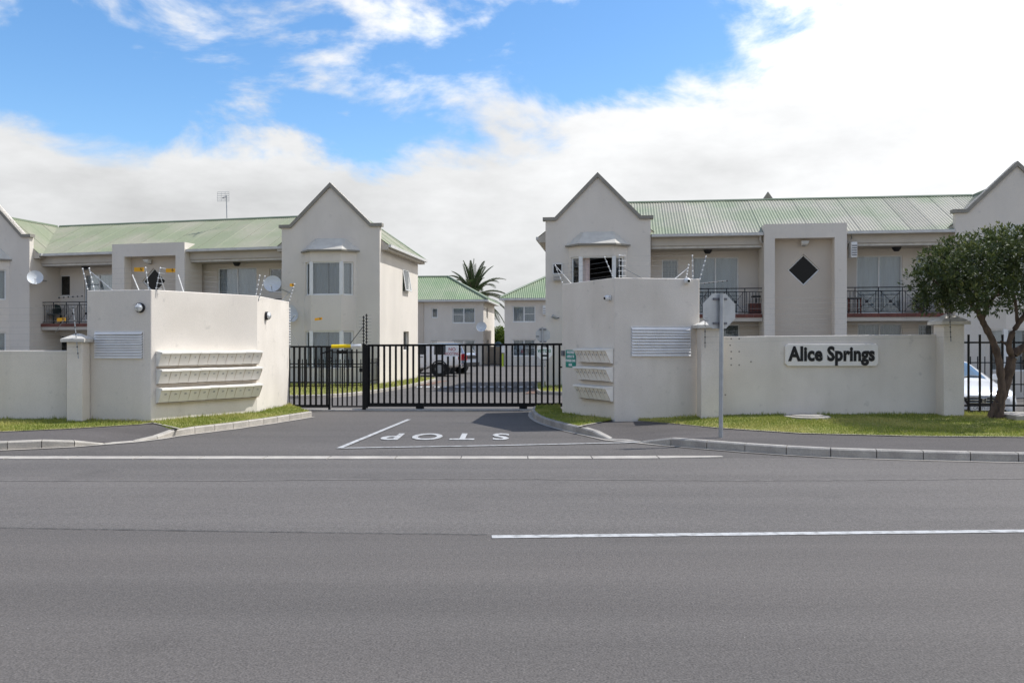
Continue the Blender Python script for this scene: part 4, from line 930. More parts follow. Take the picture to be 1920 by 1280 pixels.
# end cheeks of the right bank are the last boxes themselves
# green notice
s0, s1, z0, z1 = fRm.sat(1061.5), fRm.sat(1080), fRm.zat(1071, 688.5), fRm.zat(1071, 656)
gn = thing('notice_board', 'small green notice with white lettering beside the right letter boxes', 'sign', fRm((s0+s1)/2, 0, z0))
MB(fRm).box(s0, s1, -.012, -.001, z0, z1).build('plate', 'green_sign', gn)
hz = z1-z0
for i, tx in enumerate(('VEHICLES PARKED', '& DRIVEN AT THE', 'OWNERS OWN', 'RISK')):
    text(tx, hz*.20, 'lettering', 'sign_white', gn, upright(fRm, (s0+s1)/2, -.014, z1-hz*(.14+.24*i)), bold=.003, extrude=.001, xs=min(1.0, (s1-s0)*.9/(hz*.20*.66*len(tx))))
o = MB(fRm).box(fRm.sat(1055.2), fRm.sat(1059.2), -.05, -.001, fRm.zat(1057, 667), fRm.zat(1057, 657)).build('gate_keypad', 'grey_ink', None, bevel=.006, loc=fRm(.1, 0, 1.5)); tag(o, 'little grey keypad box left of the green notice', 'keypad')
# ------------------------------------------------------------------ lamps and cameras on the rooms
def bulkhead(F, px, py, label, r=.095):
    s, z = F.sat(px), F.zat(px, py); t = thing('bulkhead_lamp', label, 'lamp', F(s, 0, z))
    MB(F).lathe((s, -.001, z), (0,-1,0), [(r, 0), (r, .05), (r*.86, .06), (r*.3, .058)], 20).build('rim', 'trim_black', t, smooth=40)
    MB(F).lathe((s, -.058, z), (0,-1,0), [(r*.84, 0), (r*.74, .03), (r*.4, .05), (.004, .055)], 20).build('globe', 'white_plastic', t, smooth=60)
    m = MB(F)
    for q in (0, 1):
        arc = [(math.sin(R(a))*r*.9, -.055-.066*math.cos(R(a))) for a in range(-90, 91, 18)]; m.tube([(s+(x if q else 0), y, z+(0 if q else x)) for x, y in arc], .005, 4)
    m.build('cage', 'galv', t)
bulkhead(fLf, 264, 577, 'round black rimmed bulkhead lamp on the shaded face of the left room')
bulkhead(fLd, 498, 592, 'round bulkhead lamp on the sunlit face nearest the gate')
def dome(F, px, py, label):
    s, z = F.sat(px), F.zat(px, py); t = thing('security_camera', label, 'camera', F(s, 0, z))
    MB(F).box(s-.05, s+.05, -.03, -.001, z-.045, z+.055).build('mount', 'white_plastic', t, bevel=.01)
    MB(F).ball((s, -.075, z), .062, 14).build('housing', 'white_plastic', t, smooth=60)
    MB(F).lathe((s, -.125, z-.005), (-.15,-1,-.1), [(.026, 0), (.026, .018), (.01, .02)], 12).build('lens', 'glass_dark', t, smooth=40)
dome(fRf, 1287, 527, 'white round camera near the top corner above the right louvre')
dome(fRm, 1144, 559, 'white camera on the angled face above the right letter boxes')
# ------------------------------------------------------------------ electric fences on the walls
def bracket(mb_parent, base, top, n, mname='insul_white', stem='galv', r=.017, arms=None):
    base, top = Vector(base), Vector(top); p = MB().tube([base, top], .009, 6).build('bracket', stem, mb_parent, smooth=50)
    pts = []
    for k in range(n):
        c = base.lerp(top, .10+.88*k/(n-1)); pts.append(c); MB().ball(c, r, 8).build('insulator', mname, p, smooth=60)
        if arms is not None:
            a = Vector(arms); MB().tube([c, c+a], .004, 4).build('arm', 'insul_white', p)
    return pts
def wires(parent, A, B, r=.0013):
    for a, b in zip(A, B):
        mid = a.lerp(b, .5)-Vector((0, 0, .004)); MB().tube([a, mid, b], r, 4).build('wire', 'wire', parent)
def warn(parent, p, ex, w=.26, h=.11):
    """yellow plate hung on the wires"""
    ex = Vector(ex).normalized(); q = Vector(p); n = Vector((ex.y, -ex.x, 0))*.006; up = Vector((0,0,1))
    m = MB(); a = [q, q+ex*w, q+ex*w+up*h, q+up*h]; m.hexa([v+n for v in a], [v-n for v in a]); o = m.build('warning_plate', 'orange_sign', parent)
    mm = MB(); c = q+ex*w*.72+up*h*.5; k = .045
    for s in (1, -1): z = [c+ex*.0+up*k-n*1.3*s, c-ex*.02-up*.005-n*1.3*s, c+ex*.008-up*.005-n*1.3*s, c-ex*.005-up*k-n*1.3*s, c+ex*.025+up*.008-n*1.3*s, c+ex*.002+up*.008-n*1.3*s]; mm.poly(z)
    mm.build('bolt_mark', 'black_ink', o)
zt = 2.705; efL = thing('electric_fence', 'electric fence with white insulators and yellow plates on the left room', 'electric fence', (-7, 17, zt))
Bp = Vector((lB[0]+.02, lB[1]+.06, zt)); Ap = Vector((lA[0]-.04, lA[1]+.08, zt)); Cp = Vector((lC[0]-.08, lC[1]+.03, zt)); Dp = Vector((lD[0]-.06, lD[1]-.15, zt))
b1 = bracket(efL, Bp-Vector((0,0,.12)), Bp+Vector((-.13, -.02, .44)), 6); b1b = bracket(efL, Bp+Vector((.06, .1, -.05)), Bp+Vector((-.06, .1, .46)), 6)
a1 = bracket(efL, Ap+Vector((-.02, 0, -.12)), Ap+Vector((-.10, 0, .44)), 6); a2 = bracket(efL, Ap+Vector((.07, .02, -.12)), Ap+Vector((.17, .05, .44)), 6, arms=(.10, .02, -.01))
c1 = bracket(efL, Cp+Vector((.02, 0, -.12)), Cp+Vector((.13, 0, .45)), 6); c2 = bracket(efL, Cp+Vector((.08, .05, -.12)), Cp+Vector((.22, .08, .44)), 6)
d1 = bracket(efL, Dp+Vector((.10, 0, .0)), Dp+Vector((.24, 0, .44)), 6)
MB().tube([Bp+Vector((.42, .1, 0)), Bp+Vector((-.02, .02, .40))], .008, 5).build('stay', 'galv', efL); MB().tube([Dp+Vector((-.10, .05, 0)), d1[4]], .008, 5).build('stay', 'galv', efL)
for px, top, Y in ((263, 248, 16.3), (345, 334, 16.9)): p = at(px, 545, Y); q = at(top, 515, Y); MB().tube([p-Vector((0,0,.05)), q], .010, 6).build('stay', 'insul_white', efL)
MB().tube([at(309, 545, 16.4), a2[4]], .008, 5).build('stay', 'galv', efL)
wires(efL, b1, a1); wires(efL, a2, c1); wires(efL, c2, d1)
warn(efL, a1[5]+Vector((-.22, .0, -.075)), (1, -.12, 0), .20, .08); warn(efL, a2[5]+Vector((.10, .02, -.085)), (.9, .2, .02), .17, .075); warn(efL, d1[5]+Vector((-.12, 0, -.06)), (1, 0, 0), .10, .07)
# row of insulators down the gate-side edge of the left room
e0 = Vector((lD[0]+.01, lD[1]+.02, 2.1)); bracket(efL, e0-Vector((0, 0, .55)), e0+Vector((0, 0, .45)), 14, r=.022)
# left low wall fence
efA = thing('electric_fence', 'electric fence wires over the low left wall with a yellow plate', 'electric fence', (-9, 16.3, 1.5))
pb = at(147, 672, 15.9); pt = at(137, 575, 15.9); q1_ = bracket(efA, pb, pt, 8, 'insul_black', r=.015)
q2_ = [Vector((-20, 16.3, v.z-.02)) for v in q1_]; wires(efA, q2_, q1_)
MB().tube([at(104, 590, 16.3)+Vector((0,0,-.35)), at(136, 574, 16.2)], .006, 5).build('stay', 'wire', efA)
p = at(107, 603, 16.3); warn(efA, (p.x, p.y, p.z), (1, 0, .08), .17, .07)
for i in range(6):
    p = at(111+8.6*i, 558-.6*i, 16.6); MB().ball(p, .018, 8).build('insulator', 'insul_black', efA, smooth=60)
MB().tube([at(110, 558, 16.6), at(156, 555, 16.6)], .006, 4).build('arm', 'wire', efA)
# right room and right wall
zt = 2.96; efR = thing('electric_fence', 'electric fence with white insulators on the right room', 'electric fence', (2.5, 17, zt))
Ep = Vector((rE[0]+.06, rE[1]+.03, zt)); Fp = Vector((rF[0]+.03, rF[1]+.08, zt)); Gp = Vector((rG[0]-.07, rG[1]+.06, zt))
e1 = bracket(efR, Ep-Vector((0,0,.1)), Ep+Vector((-.22, -.05, .42)), 6); f0 = bracket(efR, Fp+Vector((.0,0,-.1)), Fp+Vector((-.22, 0, .42)), 6)
f1 = bracket(efR, Fp+Vector((.08, .02, -.12)), Fp+Vector((.08, .02, .46)), 6, arms=(.13, .02, .0)); g1_ = bracket(efR, Gp+Vector((-.05,0,-.1)), Gp+Vector((-.06, 0, .48)), 6); g2_ = bracket(efR, Gp+Vector((.08,0,-.05)), Gp+Vector((.22, 0, .46)), 6); g3_ = bracket(efR, Gp+Vector((-.18,.1,-.05)), Gp+Vector((-.11, .1, .30)), 6)
wires(efR, e1, f0); wires(efR, f1, g1_); MB().tube([Ep+Vector((.16, 0, 0)), e1[5]], .009, 5).build('stay', 'insul_white', efR); MB().tube([Fp+Vector((.52, 0, 0)), f1[3]], .006, 5).build('stay', 'wire', efR); MB().tube([Gp+Vector((-.42, 0, 0)), g3_[4]], .008, 5).build('stay', 'insul_white', efR)
efW = thing('electric_fence', 'thin electric fence wires strung above the name wall', 'electric fence', (6, 16.5, 1.8))
pA = at(1322, 590, 16.05); A_ = bracket(efW, at(1322, 652, 16.05), at(1322, 556, 16.05), 9, 'insul_black', 'wire', .015)
pB = at(1783, 640, 16.05); B_ = bracket(efW, at(1783, 640, 16.02), at(1779, 556, 16.02), 9, 'insul_black', 'wire', .015)
wires(efW, A_, B_)
for i in range(6):
    p = at(1321+8.4*i, 531-.9*i, 16.9); MB().ball(p, .018, 8).build('insulator', 'insul_black', efW, smooth=60)
MB().tube([at(1308, 532, 16.7), at(1364, 526, 16.9)], .006, 4).build('arm', 'wire', efW)
MB().tube([at(1771, 588, 16.05), at(1769, 575, 16.05)], .012, 5).build('stay', 'insul_white', efW)
# ------------------------------------------------------------------ gates
YG = 20.75; FG_ = Frame(0, YG, 0)
def X(px, Y=YG): return (px-CX)/FPX*Y
def Z(py, Y=YG): return EYE-(py-HY)/FPX*Y
sg = thing('sliding_gate', 'long black barred sliding gate on wheels across the driveway', 'gate', (X(870), YG, 0))
xa, xb = X(690), X(1053); zT0, zT1 = Z(645.5), Z(643.2); zb0, zb1 = Z(762), Z(755.2)
MB().hexa([(xa, YG-.025, zT0-.055), (xb+.1, YG-.025, zT1-.055), (xb+.1, YG+.025, zT1-.055), (xa, YG+.025, zT0-.055)], [(xa, YG-.025, zT0), (xb+.1, YG-.025, zT1), (xb+.1, YG+.025, zT1), (xa, YG+.025, zT0)]).build('top_rail', 'black_metal', sg)
MB().box(xa, xb+.4, YG-.03, YG+.03, zb0, zb1).build('bottom_rail', 'black_metal', sg)
bx = [780+v/6.857 for v in (40,116,190,265,339,411,486,561,636,711,785,860,936,1012,1087,1162,1238,1313,1389,1465,1541,1618,1693,1769,1845)]
bx = [bx[0]-10.9*k for k in range(8, 0, -1)]+bx
bar = MB().box(-.025, .025, -.025, .025, 0, zT1-.055-zb1).mesh('bar', None, 'black_metal')
for px in bx:
    if px > 695: place('bar', bar, sg, Matrix.Translation((X(px), YG, zb1)))
MB().box(xa, xa+.05, YG-.028, YG+.028, zb1, zT0-.055).build('end_stile', 'black_metal', sg)
for px in (787.5, 981):
    w = MB().lathe((X(px), YG-.025, Z(763.5)), (0,1,0), [(.055, 0), (.062, .01), (.05, .025), (.062, .04), (.055, .05)], 18).build('wheel', 'black_metal', sg, smooth=40)
    MB().box(X(px)-.10, X(px)+.10, YG-.045, YG-.031, zb0-.05, zb0+.03).box(X(px)-.10, X(px)+.10, YG+.031, YG+.045, zb0-.05, zb0+.03).build('wheel_bracket', 'black_metal', w)
MB().box(X(1016), X(1027), YG+.03, YG+.06, Z(667), Z(665)).box(X(1016), X(1027), YG+.03, YG+.06, Z(650), Z(648)).box(X(1016), X(1027), YG+.03, YG+.06, Z(674.5), Z(673.3)).build('catch_bracket', 'black_metal', sg)
MB().tube([(X(1051), YG-.02, Z(688)), (X(1054.5), YG-.02, Z(688))], .02, 8).build('stop_buffer', 'black_metal', sg)
# posts
gp_ = thing('gate_post', 'thick black gate post with insulators between pedestrian and sliding gate', 'post', (X(684), YG, 0))
MB().box(X(680.5), X(687), YG-.1, YG-.03, 0, Z(645)).build('post', 'black_metal', gp_, bevel=.004)
MB().box(X(687.6), X(690.6), YG-.09, YG-.04, .05, Z(646)).build('guide', 'black_metal', gp_)
for px, y0 in ((682.5, 592), (688, 588.5)):
    pm = MB().tube([(X(px), YG-.06, Z(645)), (X(px), YG-.06, Z(y0))], .014, 6).build('rod', 'insul_black', gp_)
    for k in range(9):
        zz = Z(y0+3+6.2*k); MB().lathe((X(px), YG-.06, zz), (0,0,1), [(.016, -.016), (.03, -.01), (.03, .01), (.016, .016)], 8).build('insulator', 'insul_black', pm, smooth=40)
        sx = -1 if px < 685 else 1; MB().tube([(X(px)+sx*.03, YG-.06, zz), (X(px+sx*9), YG-.06, zz+.004)], .003, 4).build('wire', 'wire', pm)
MB().tube([(X(657.5), YG-.05, Z(644)), (X(682), YG-.06, Z(612))], .008, 5).build('stay', 'black_metal', gp_)
MB().tube([(X(541), YG+.1, Z(617)), (X(560), YG+.05, Z(649))], .005, 4).build('stay_wire', 'wire', gp_)
yb = MB().tube([(X(624), YG-.14, Z(649.3)), (X(660), YG-.14, Z(648.5))], .045, 12).build('bar_sleeve', 'yellow_paint', None, smooth=40, loc=(X(640), YG-.14, Z(649)))
tag(yb, 'yellow sleeve lying along the top of the pedestrian gate', 'sleeve')
yb = MB().tube([(X(660.1), YG-.14, Z(648.5)), (X(679), YG-.14, Z(648.2))], .044, 12).build('bar_sleeve', 'white_plastic', None, smooth=40, loc=(X(670), YG-.14, Z(649)))
tag(yb, 'white sleeve between the yellow sleeve and the gate post', 'sleeve')
warn(efL, at(590, 601, YG-.05), (1, 0, .12), .19, .06)
# fixed panel
fp = thing('fence_panel', 'black barred fence panel between the left room and the pedestrian gate', 'fence', (X(580), YG, 0))
MB().box(X(540.5), X(621), YG-.025, YG+.025, Z(651.6), Z(648.2)).build('top_rail', 'black_metal', fp)
MB().box(X(540.5), X(617), YG-.03, YG+.03, Z(763.5), Z(758.5)).build('bottom_rail', 'black_metal', fp)
MB().box(X(540.5), X(617), YG-.015, YG+.015, Z(689.3), Z(687.6)).build('middle_rail', 'black_metal', fp)
MB().box(X(540.5), X(617), YG-.015, YG+.015, Z(723.8), Z(722.1)).build('middle_rail', 'black_metal', fp)
b2 = MB().box(-.023, .023, -.023, .023, 0, Z(651.6)-Z(758.5)).mesh('bar', None, 'black_metal')
for k in range(8): place('bar', b2, fp, Matrix.Translation((X(541.3+10.25*k), YG, Z(758.5))))
MB().box(X(615.8), X(619.3), YG-.03, YG+.03, 0, Z(651)).build('post', 'black_metal', fp)
pg = thing('pedestrian_gate', 'narrow black pedestrian gate beside the gate post', 'gate', (X(650), YG, 0))
MB().box(X(622), X(679), YG-.02, YG+.02, Z(661.5), Z(659.3)).build('top_rail', 'black_metal', pg)
MB().box(X(622), X(679), YG-.02, YG+.02, Z(763), Z(760.4)).build('bottom_rail', 'black_metal', pg)
MB().box(X(622), X(679), YG-.012, YG+.012, Z(688.5), Z(687)).build('middle_rail', 'black_metal', pg)
MB().box(X(622), X(679), YG-.012, YG+.012, Z(723), Z(721.5)).build('middle_rail', 'black_metal', pg)
b3 = MB().box(-.017, .017, -.017, .017, 0, Z(656)-Z(760)).ball((0, 0, Z(656)-Z(760)), .024, 8).mesh('bar', None, 'black_metal')
for px in (623, 633.2, 642, 651, 660, 669): place('bar', b3, pg, Matrix.Translation((X(px), YG, Z(760))))
MB().box(X(674), X(679), YG-.03, YG+.03, Z(697), Z(690)).build('lock_box', 'black_metal', pg)
MB().tube([(X(602), YG-.05, Z(663)), (X(622), YG-.05, Z(656.5))], .022, 6).box(X(632), X(653), YG-.07, YG-.025, Z(663), Z(657)).build('closer_arm', 'black_metal', pg)
MB().tube([(X(620), YG-.04, Z(679)), (X(623), YG-.04, Z(673)), (X(619), YG-.04, Z(668))], .014, 6).build('hinge', 'black_metal', pg)
# no hooting sign on the gate
s0, s1, z0, z1 = X(835.5, YG-.06), X(859.5, YG-.06), Z(668, YG-.06), Z(647.5, YG-.06)
nh = thing('gate_sign', 'white plate on the sliding gate reading NO HOOTING in red', 'sign', ((s0+s1)/2, YG-.05, z0))
MB().box(s0, s1, YG-.035, YG-.026, z0, z1).build('plate', 'sign_white', nh)
Fn = Frame(0, YG-.035, 0)
text('NO', .115, 'lettering', 'red_ink', nh, upright(Fn, (s0+s1)/2, -.002, z0+(z1-z0)*.64), bold=.001, extrude=.0005)
text('HOOTING', .105, 'lettering', 'red_ink', nh, upright(Fn, (s0+s1)/2, -.002, z0+(z1-z0)*.24), bold=.001, extrude=.0005, xs=.72)
# ------------------------------------------------------------------ road sign seen from the back
def octagon(cx, y, cz, r, rot, mname, name, parent, th=.004):
    Fo = Frame(cx, y, rot); m = MB(Fo); q = [(r*math.cos(R(22.5+45*k))/math.cos(R(22.5)), cz+r*math.sin(R(22.5+45*k))/math.cos(R(22.5))) for k in range(8)]
    m.vprism(q, -th, 0); return m.build(name, mname, parent), Fo
g = gr(1351.5, 819, .13); ss = thing('stop_sign', 'bare grey back of an octagonal road sign on a steel pole at the pavement', 'sign', (g.x, g.y, .13))
zt = EYE+(645-551)/FPX*g.y; zc = EYE+(645-583)/FPX*g.y
MB().tube([(g.x, g.y, .08), (g.x+.015, g.y, zt)], .036, 12).build('pole', 'galv', ss, smooth=50)
op, Fo = octagon(g.x-.015, g.y+.055, zc, .287, 12, 'sign_back', 'plate', ss)
octagon(g.x-.015, g.y+.062, zc, .285, 12, 'red_ink', 'face', ss)
for dz in (.20, -.20): MB(Fo).box(-.11, .13, -.03, -.004, zc+dz-.017, zc+dz+.017).build('clamp', 'grey_ink', op)
MB(Fo).box(-.27, -.19, -.006, -.0045, zc-.16, zc-.15).box(-.25, -.20, -.006, -.0045, zc-.12, zc-.115).build('sticker_line', 'grey_ink', op)
# visitors sign behind the gate
YV = 29.4; gv = Vector((X(1019.5, YV), YV, 0)); vsn = thing('visitors_sign', 'octagonal VISITORS sign and a sign back on one pole behind the gate', 'sign', gv)
MB().tube([(gv.x, YV, 0), (gv.x-.05, YV, Z(613, YV))], .034, 10).build('pole', 'galv', vsn, smooth=50)
o1, Fv = octagon(X(1018, YV), YV+.06, Z(628, YV), .255, 4, 'sign_back', 'sign_back', vsn)
for py in (617.5, 640.5): MB(Fv).box(-.12, .12, -.05, -.004, Z(py, YV)-.02, Z(py, YV)+.02).build('clamp', 'grey_ink', o1)
MB(Fv).box(-.25, -.13, -.008, -.0045, Z(631.5, YV), Z(629.5, YV)).build('sticker', 'grey_ink', o1)
o2, Fv2 = octagon(X(1020.5, YV), YV-.05, Z(659, YV), .285, 2, 'sign_white', 'sign_face', vsn)
text('VISITORS', .15, 'lettering', 'green_ink', vsn, upright(Fv2, 0, -.007, Z(658, YV)), bold=.004, extrude=.0006, xs=.78)
for py, d in ((649, 1), (667.5, -1)):
    m = MB(Fv2); z = Z(py, YV); m.box(-.09, .06, -.0075, -.0045, z-.012, z+.012) if d > 0 else m.box(-.06, .09, -.0075, -.0045, z-.012, z+.012)
    m.vprism([(d*.06, z-.045), (d*.12, z), (d*.06, z+.045)][::d], -.0075, -.0045); m.build('arrow', 'black_ink', o2)
# ------------------------------------------------------------------ railings
def rail_fence(name, label, F, s0, s1, z0, z1, rails, step, r=.012, mname='black_metal', tall=None):
    t = thing(name, label, 'fence', F(s0, 0, z0))
    for zr in rails: MB(F).box(s0, s1, -.012, .012, zr-.018, zr+.018).build('rail', mname, t)
    me = MB().box(-r, r, -r, r, 0, z1-z0).mesh('bar', None, mname); s = s0+step/2
    while s < s1: place('bar', me, t, fmat(F, s, 0, z0)); s += step
    return t
FR = Frame(0, 16.95, 0)
rail_fence('palisade_fence', 'black vertical bar railing at the right edge beside the tree', FR, FR.sat(1809)-.04, 13.5, .0, FR.zat(1850, 627), (FR.zat(1850, 642), FR.zat(1850, 760)), .157*1.48, .0165)
FI = Frame(9.5, 27.6, -7.2)
rail_fence('garden_fence', 'low black garden railing in front of the far right ground floor', FI, 2.5, 10, .1, 1.25, (1.05, .35), .22, .012)
FJ = between((-9.5, 29.6), (-5.35, 29.0))
rail_fence('garden_fence', 'low black garden railing behind the pedestrian gate', FJ, 0, 4.2, .12, 1.12, (.95, .3), .155, .014)
FJ2 = between((-5.35, 29.0), (-5.1, 31.9)); rail_fence('garden_fence', 'short return of black garden railing against the left gabled house', FJ2, .05, 2.7, .12, 1.12, (.95, .3), .25, .014)
# ------------------------------------------------------------------ dishes, aerial, lamps, units
def dish(c, aim, r, label, wallp):
    c = Vector(c); aim = Vector(aim).normalized(); t = thing('satellite_dish', label, 'satellite dish', c)
    prof = [(r*.02, .0)]+[(r*k/6, r*.26*(k/6)**2) for k in range(1, 7)]+[(r*1.02, r*.27), (r*1.0, r*.235)]+[(r*k/6, r*.26*(k/6)**2-.012) for k in range(5, 0, -1)]+[(r*.02, -.012)]
    MB().lathe(c, aim, prof, 28).build('reflector', 'dish', t, smooth=50)
    f = c+aim*r*1.1+Vector((0, 0, -r*.55)); b = c+Vector((0, 0, -r*.97))+aim*r*.22
    MB().tube([b, f], .012, 6).build('feed_arm', 'galv', t); MB().lathe(f, (-aim+Vector((0,0,.35))), [(.03, -.06), (.035, 0), (.02, .05)], 10).build('feed_horn', 'white_plastic', t, smooth=40)
    MB().tube([c-aim*.01, c-aim*.12, Vector(wallp)], .022, 8).build('mount', 'galv', t, smooth=40)
p = at(66, 521, 35.0); dish(p, (.55, -1, .35), .30, 'pale round dish on the side wall beside the left balcony', LM(.02, .35, p.z-.05))
p = at(511.5, 533, 31.9); dish(p, (.1, -1, .32), .325, 'pale round dish rising above the left room beside the gable', LT(.35, 0, p.z-.3))
p = at(541, 588, 32.2); dish(p, (.75, -.6, .3), .36, 'pale dish half hidden behind the corner of the left room', LT(.5, 0, p.z-.1))
p = at(903, 613, 64.5); dish(p, (-.1, -1, .3), .40, 'pale dish on the corner of the small house behind the pickup', F1(F1.sat(903), 0, p.z-.2))
# aerial
Ya = 36.2; ae = thing('tv_aerial', 'grid television aerial on a thin mast above the left roof', 'aerial', at(425, 406, Ya))
MB().tube([at(425.3, 409, Ya), at(424.5, 366, Ya)], .022, 6).build('mast', 'galv', ae)
m = MB(); a, b = at(409, 378, Ya), at(431, 361, Ya)
for k in range(6): z = a.z+(b.z-a.z)*k/5; m.tube([(a.x, Ya-.1, z), (b.x, Ya-.1, z)], .008, 4)
for k in range(4): x = a.x+(b.x-a.x)*k/3; m.tube([(x, Ya-.1, a.z), (x, Ya-.1, b.z)], .006, 4)
m.build('reflector_grid', 'galv', ae); MB().tube([at(424.5, 369, Ya), at(418, 371, Ya-.5)], .03, 6).build('dipole', 'grey_ink', ae)
def unit(F, s, t, z, w, d, h, label, mname='white_plastic', slats=5):
    r = thing('air_conditioner', label, 'air conditioner', F(s+w/2, t, z)); MB(F).box(s, s+w, t-d, t, z, z+h).build('casing', mname, r, bevel=.012)
    for k in range(slats): zz = z+h*(.12+.76*k/slats); MB(F).box(s+w*.08, s+w*.92, t-d-.012, t-d-.001, zz, zz+h*.07).build('grille_slat', 'grey_ink', r)
unit(RM, RM.sat(1592, .0)+.0, .12, RM.zat(1596, 484), .20, .42, .54, 'white air conditioner beside the tall portal on the right building')
unit(RF, RF.sat(1038), 0, RF.zat(1045, 527), .28, .22, .21, 'beige air conditioner below the small window of the right gable', 'cap', 3)
unit(F2, F2.sat(1018), 0, F2.zat(1021, 590), .42, .3, .7, 'small white air conditioner on the house behind the visitors sign', slats=3)
for F, px, py, lb in ((LM, 281, 489, 'white floodlight above the diamond window of the left portal'), (RM, 1507, 455, 'white floodlight above the diamond window of the right portal')):
    s, z = F.sat(px, .1), F.zat(px, py, .1); t = thing('floodlight', lb, 'lamp', F(s, .15, z))
    MB(F).hexa([(s-.10, -.12, z-.07), (s+.10, -.12, z-.07), (s+.10, .06, z-.12), (s-.10, .06, z-.12)], [(s-.14, -.20, z+.03), (s+.14, -.20, z+.03), (s+.12, .05, z+.06), (s-.12, .05, z+.06)]).build('head', 'white_plastic', t, bevel=.01)
    MB(F).box(s-.05, s+.05, .05, .149, z-.13, z-.03).build('bracket', 'grey_ink', t)
for F, px, py, t_, lb in ((LM, 444, 480, .6, 'dark ceiling lamp under the left balcony roof beside the gable'), (LM, 160, 488, .6, 'dark ceiling lamp under the balcony roof at far left'), (RM, 1327, 457, .6, 'dark ceiling lamp under the roof left of the right portal'), (RM, 1681, 448, .6, 'dark ceiling lamp under the roof right of the right portal')):
    s, z = F.sat(px, t_), (zE if F is LM else zE2)-.50; t = thing('ceiling_lamp', lb, 'lamp', F(s, t_, z))
    MB(F).lathe((s, t_, z-.02), (0,0,-1), [(.15, 0), (.15, .04), (.09, .13), (.02, .14)], 14).build('shade', 'trim_black', t, smooth=40); MB(F).lathe((s, t_, z), (0,0,-1), [(.17, 0), (.17, .02), (.05, .021)], 14).build('plate', 'grey_ink', t)
s, z = RF.sat(1042), RF.zat(1042, 594); t = thing('wall_spotlight', 'small grey spotlight low on the right gable beside the letter box room', 'lamp', RF(s, 0, z))
MB(RF).tube([(s+.12, -.001, z-.03), (s+.05, -.12, z-.06)], .02, 6).build('arm', 'grey_ink', t); MB(RF).lathe((s+.05, -.14, z-.06), (-.8,-.3,.45), [(.03, 0), (.06, .08), (.065, .2), (.02, .201)], 12).build('head', 'galv', t, smooth=40)
# ------------------------------------------------------------------ balcony furniture
def chair(F, s, t, z, label):
    c = thing('plastic_chair', label, 'chair', F(s, t, z)); w = .27
    MB(F).box(s-w, s+w, t-.25, t+.25, z+.40, z+.44).build('seat', 'chair_green', c, bevel=.015)
    m = MB(F); q = []; n = 8
    for k in range(n+1): a = math.pi*k/n; q.append((s-w*math.cos(a), z+.62+.26*math.sin(a)))
    m.vprism([(s-w, z+.44)]+q+[(s+w, z+.44)], t+.20, t+.24); m.build('backrest', 'chair_green', c)
    for sx in (-1, 1):
        MB(F).box(s+sx*w-.025, s+sx*w+.025, t-.25, t+.2, z+.63, z+.66).build('armrest', 'chair_green', c)
        for ty in (-.22, .2): MB(F).hexa([(s+sx*(w+.01)-.025, t+ty-.025, z), (s+sx*(w+.01)+.025, t+ty-.025, z), (s+sx*(w+.01)+.025, t+ty+.025, z), (s+sx*(w+.01)-.025, t+ty+.025, z)], [(s+sx*w-.03, t+ty-.03, z+.63 if ty < 0 else z+.4), (s+sx*w+.03, t+ty-.03, z+.63 if ty < 0 else z+.4), (s+sx*w+.03, t+ty+.03, z+.63 if ty < 0 else z+.4), (s+sx*w-.03, t+ty+.03, z+.63 if ty < 0 else z+.4)]).build('leg', 'chair_green', c)
    return c
chair(LM, LM.sat(97, .6), .62, 2.533, 'dark green plastic chair on the far left balcony')
s = LM.sat(85, .4); o = MB(LM).box(s-.18, s+.16, .36, .46, 3.05, 3.10).build('white_box', 'white_plastic', None, bevel=.01, loc=LM(s, .4, 3.0))
tag(o, 'small white folded cloth lying over the plastic chair', 'cloth')
s = RM.sat(1416, .6); bt = thing('storage_box', 'dark red box with a dark lid at the end of the right balcony', 'box', RM(s, .6, 2.745))
MB(RM).box(s-.22, s+.22, .4, .8, 2.745, 3.15).build('box', 'red_tile', bt, bevel=.01); MB(RM).box(s-.12, s+.24, .42, .78, 3.36, 3.42).box(s+.0, s+.05, .55, .6, 3.15, 3.36).build('tray', 'trim_black', bt)
s = RM.sat(1603, .55); tb = thing('side_table', 'small dark table with red legs on the balcony beside the right portal', 'table', RM(s, .55, 2.745))
MB(RM).box(s-.32, s+.18, .35, .8, 3.28, 3.33).build('table_top', 'trim_black', tb)
for a in (-.28, .13):
    for b in (.38, .75): MB(RM).box(s+a, s+a+.05, b, b+.05, 2.745, 3.28).build('leg', 'red_tile', tb)
s = RM.sat(1725, .6); pt_ = thing('pot_plant', 'leafy pot plant on the balcony just left of the tree', 'plant', RM(s, .5, 2.745))
MB(RM).lathe((s, .5, 2.745), (0,0,1), [(.08, 0), (.12, .2), (.13, .22), (.02, .221)], 12).build('pot', 'red_tile', pt_, smooth=40)
# ------------------------------------------------------------------ leaves
def leafmesh(name, items, mname, tones):
    V = []; Fc = []; T = []
    for (p, d, n, l, w), tn in zip(items, tones):
        p, d, n = Vector(p), Vector(d).normalized(), Vector(n); s = d.cross(n); s = s.normalized() if s.length > 1e-4 else Vector((1,0,0)); u = s.cross(d)
        k = len(V); V += [p, p+d*l*.5+s*w*.5+u*l*.06, p+d*l, p+d*l*.5-s*w*.5+u*l*.06]; Fc.append((k, k+1, k+2, k+3)); T += [tn]*4
    me = bpy.data.meshes.new(name); me.from_pydata([tuple(v) for v in V], [], Fc); a = me.attributes.new('tone', 'FLOAT', 'POINT'); a.data.foreach_set('value', T); me.materials.append(M[mname]); return me
def rv(rnd): 
    while True:
        v = Vector((rnd.uniform(-1,1), rnd.uniform(-1,1), rnd.uniform(-1,1)))
        if .05 < v.length < 1: return v
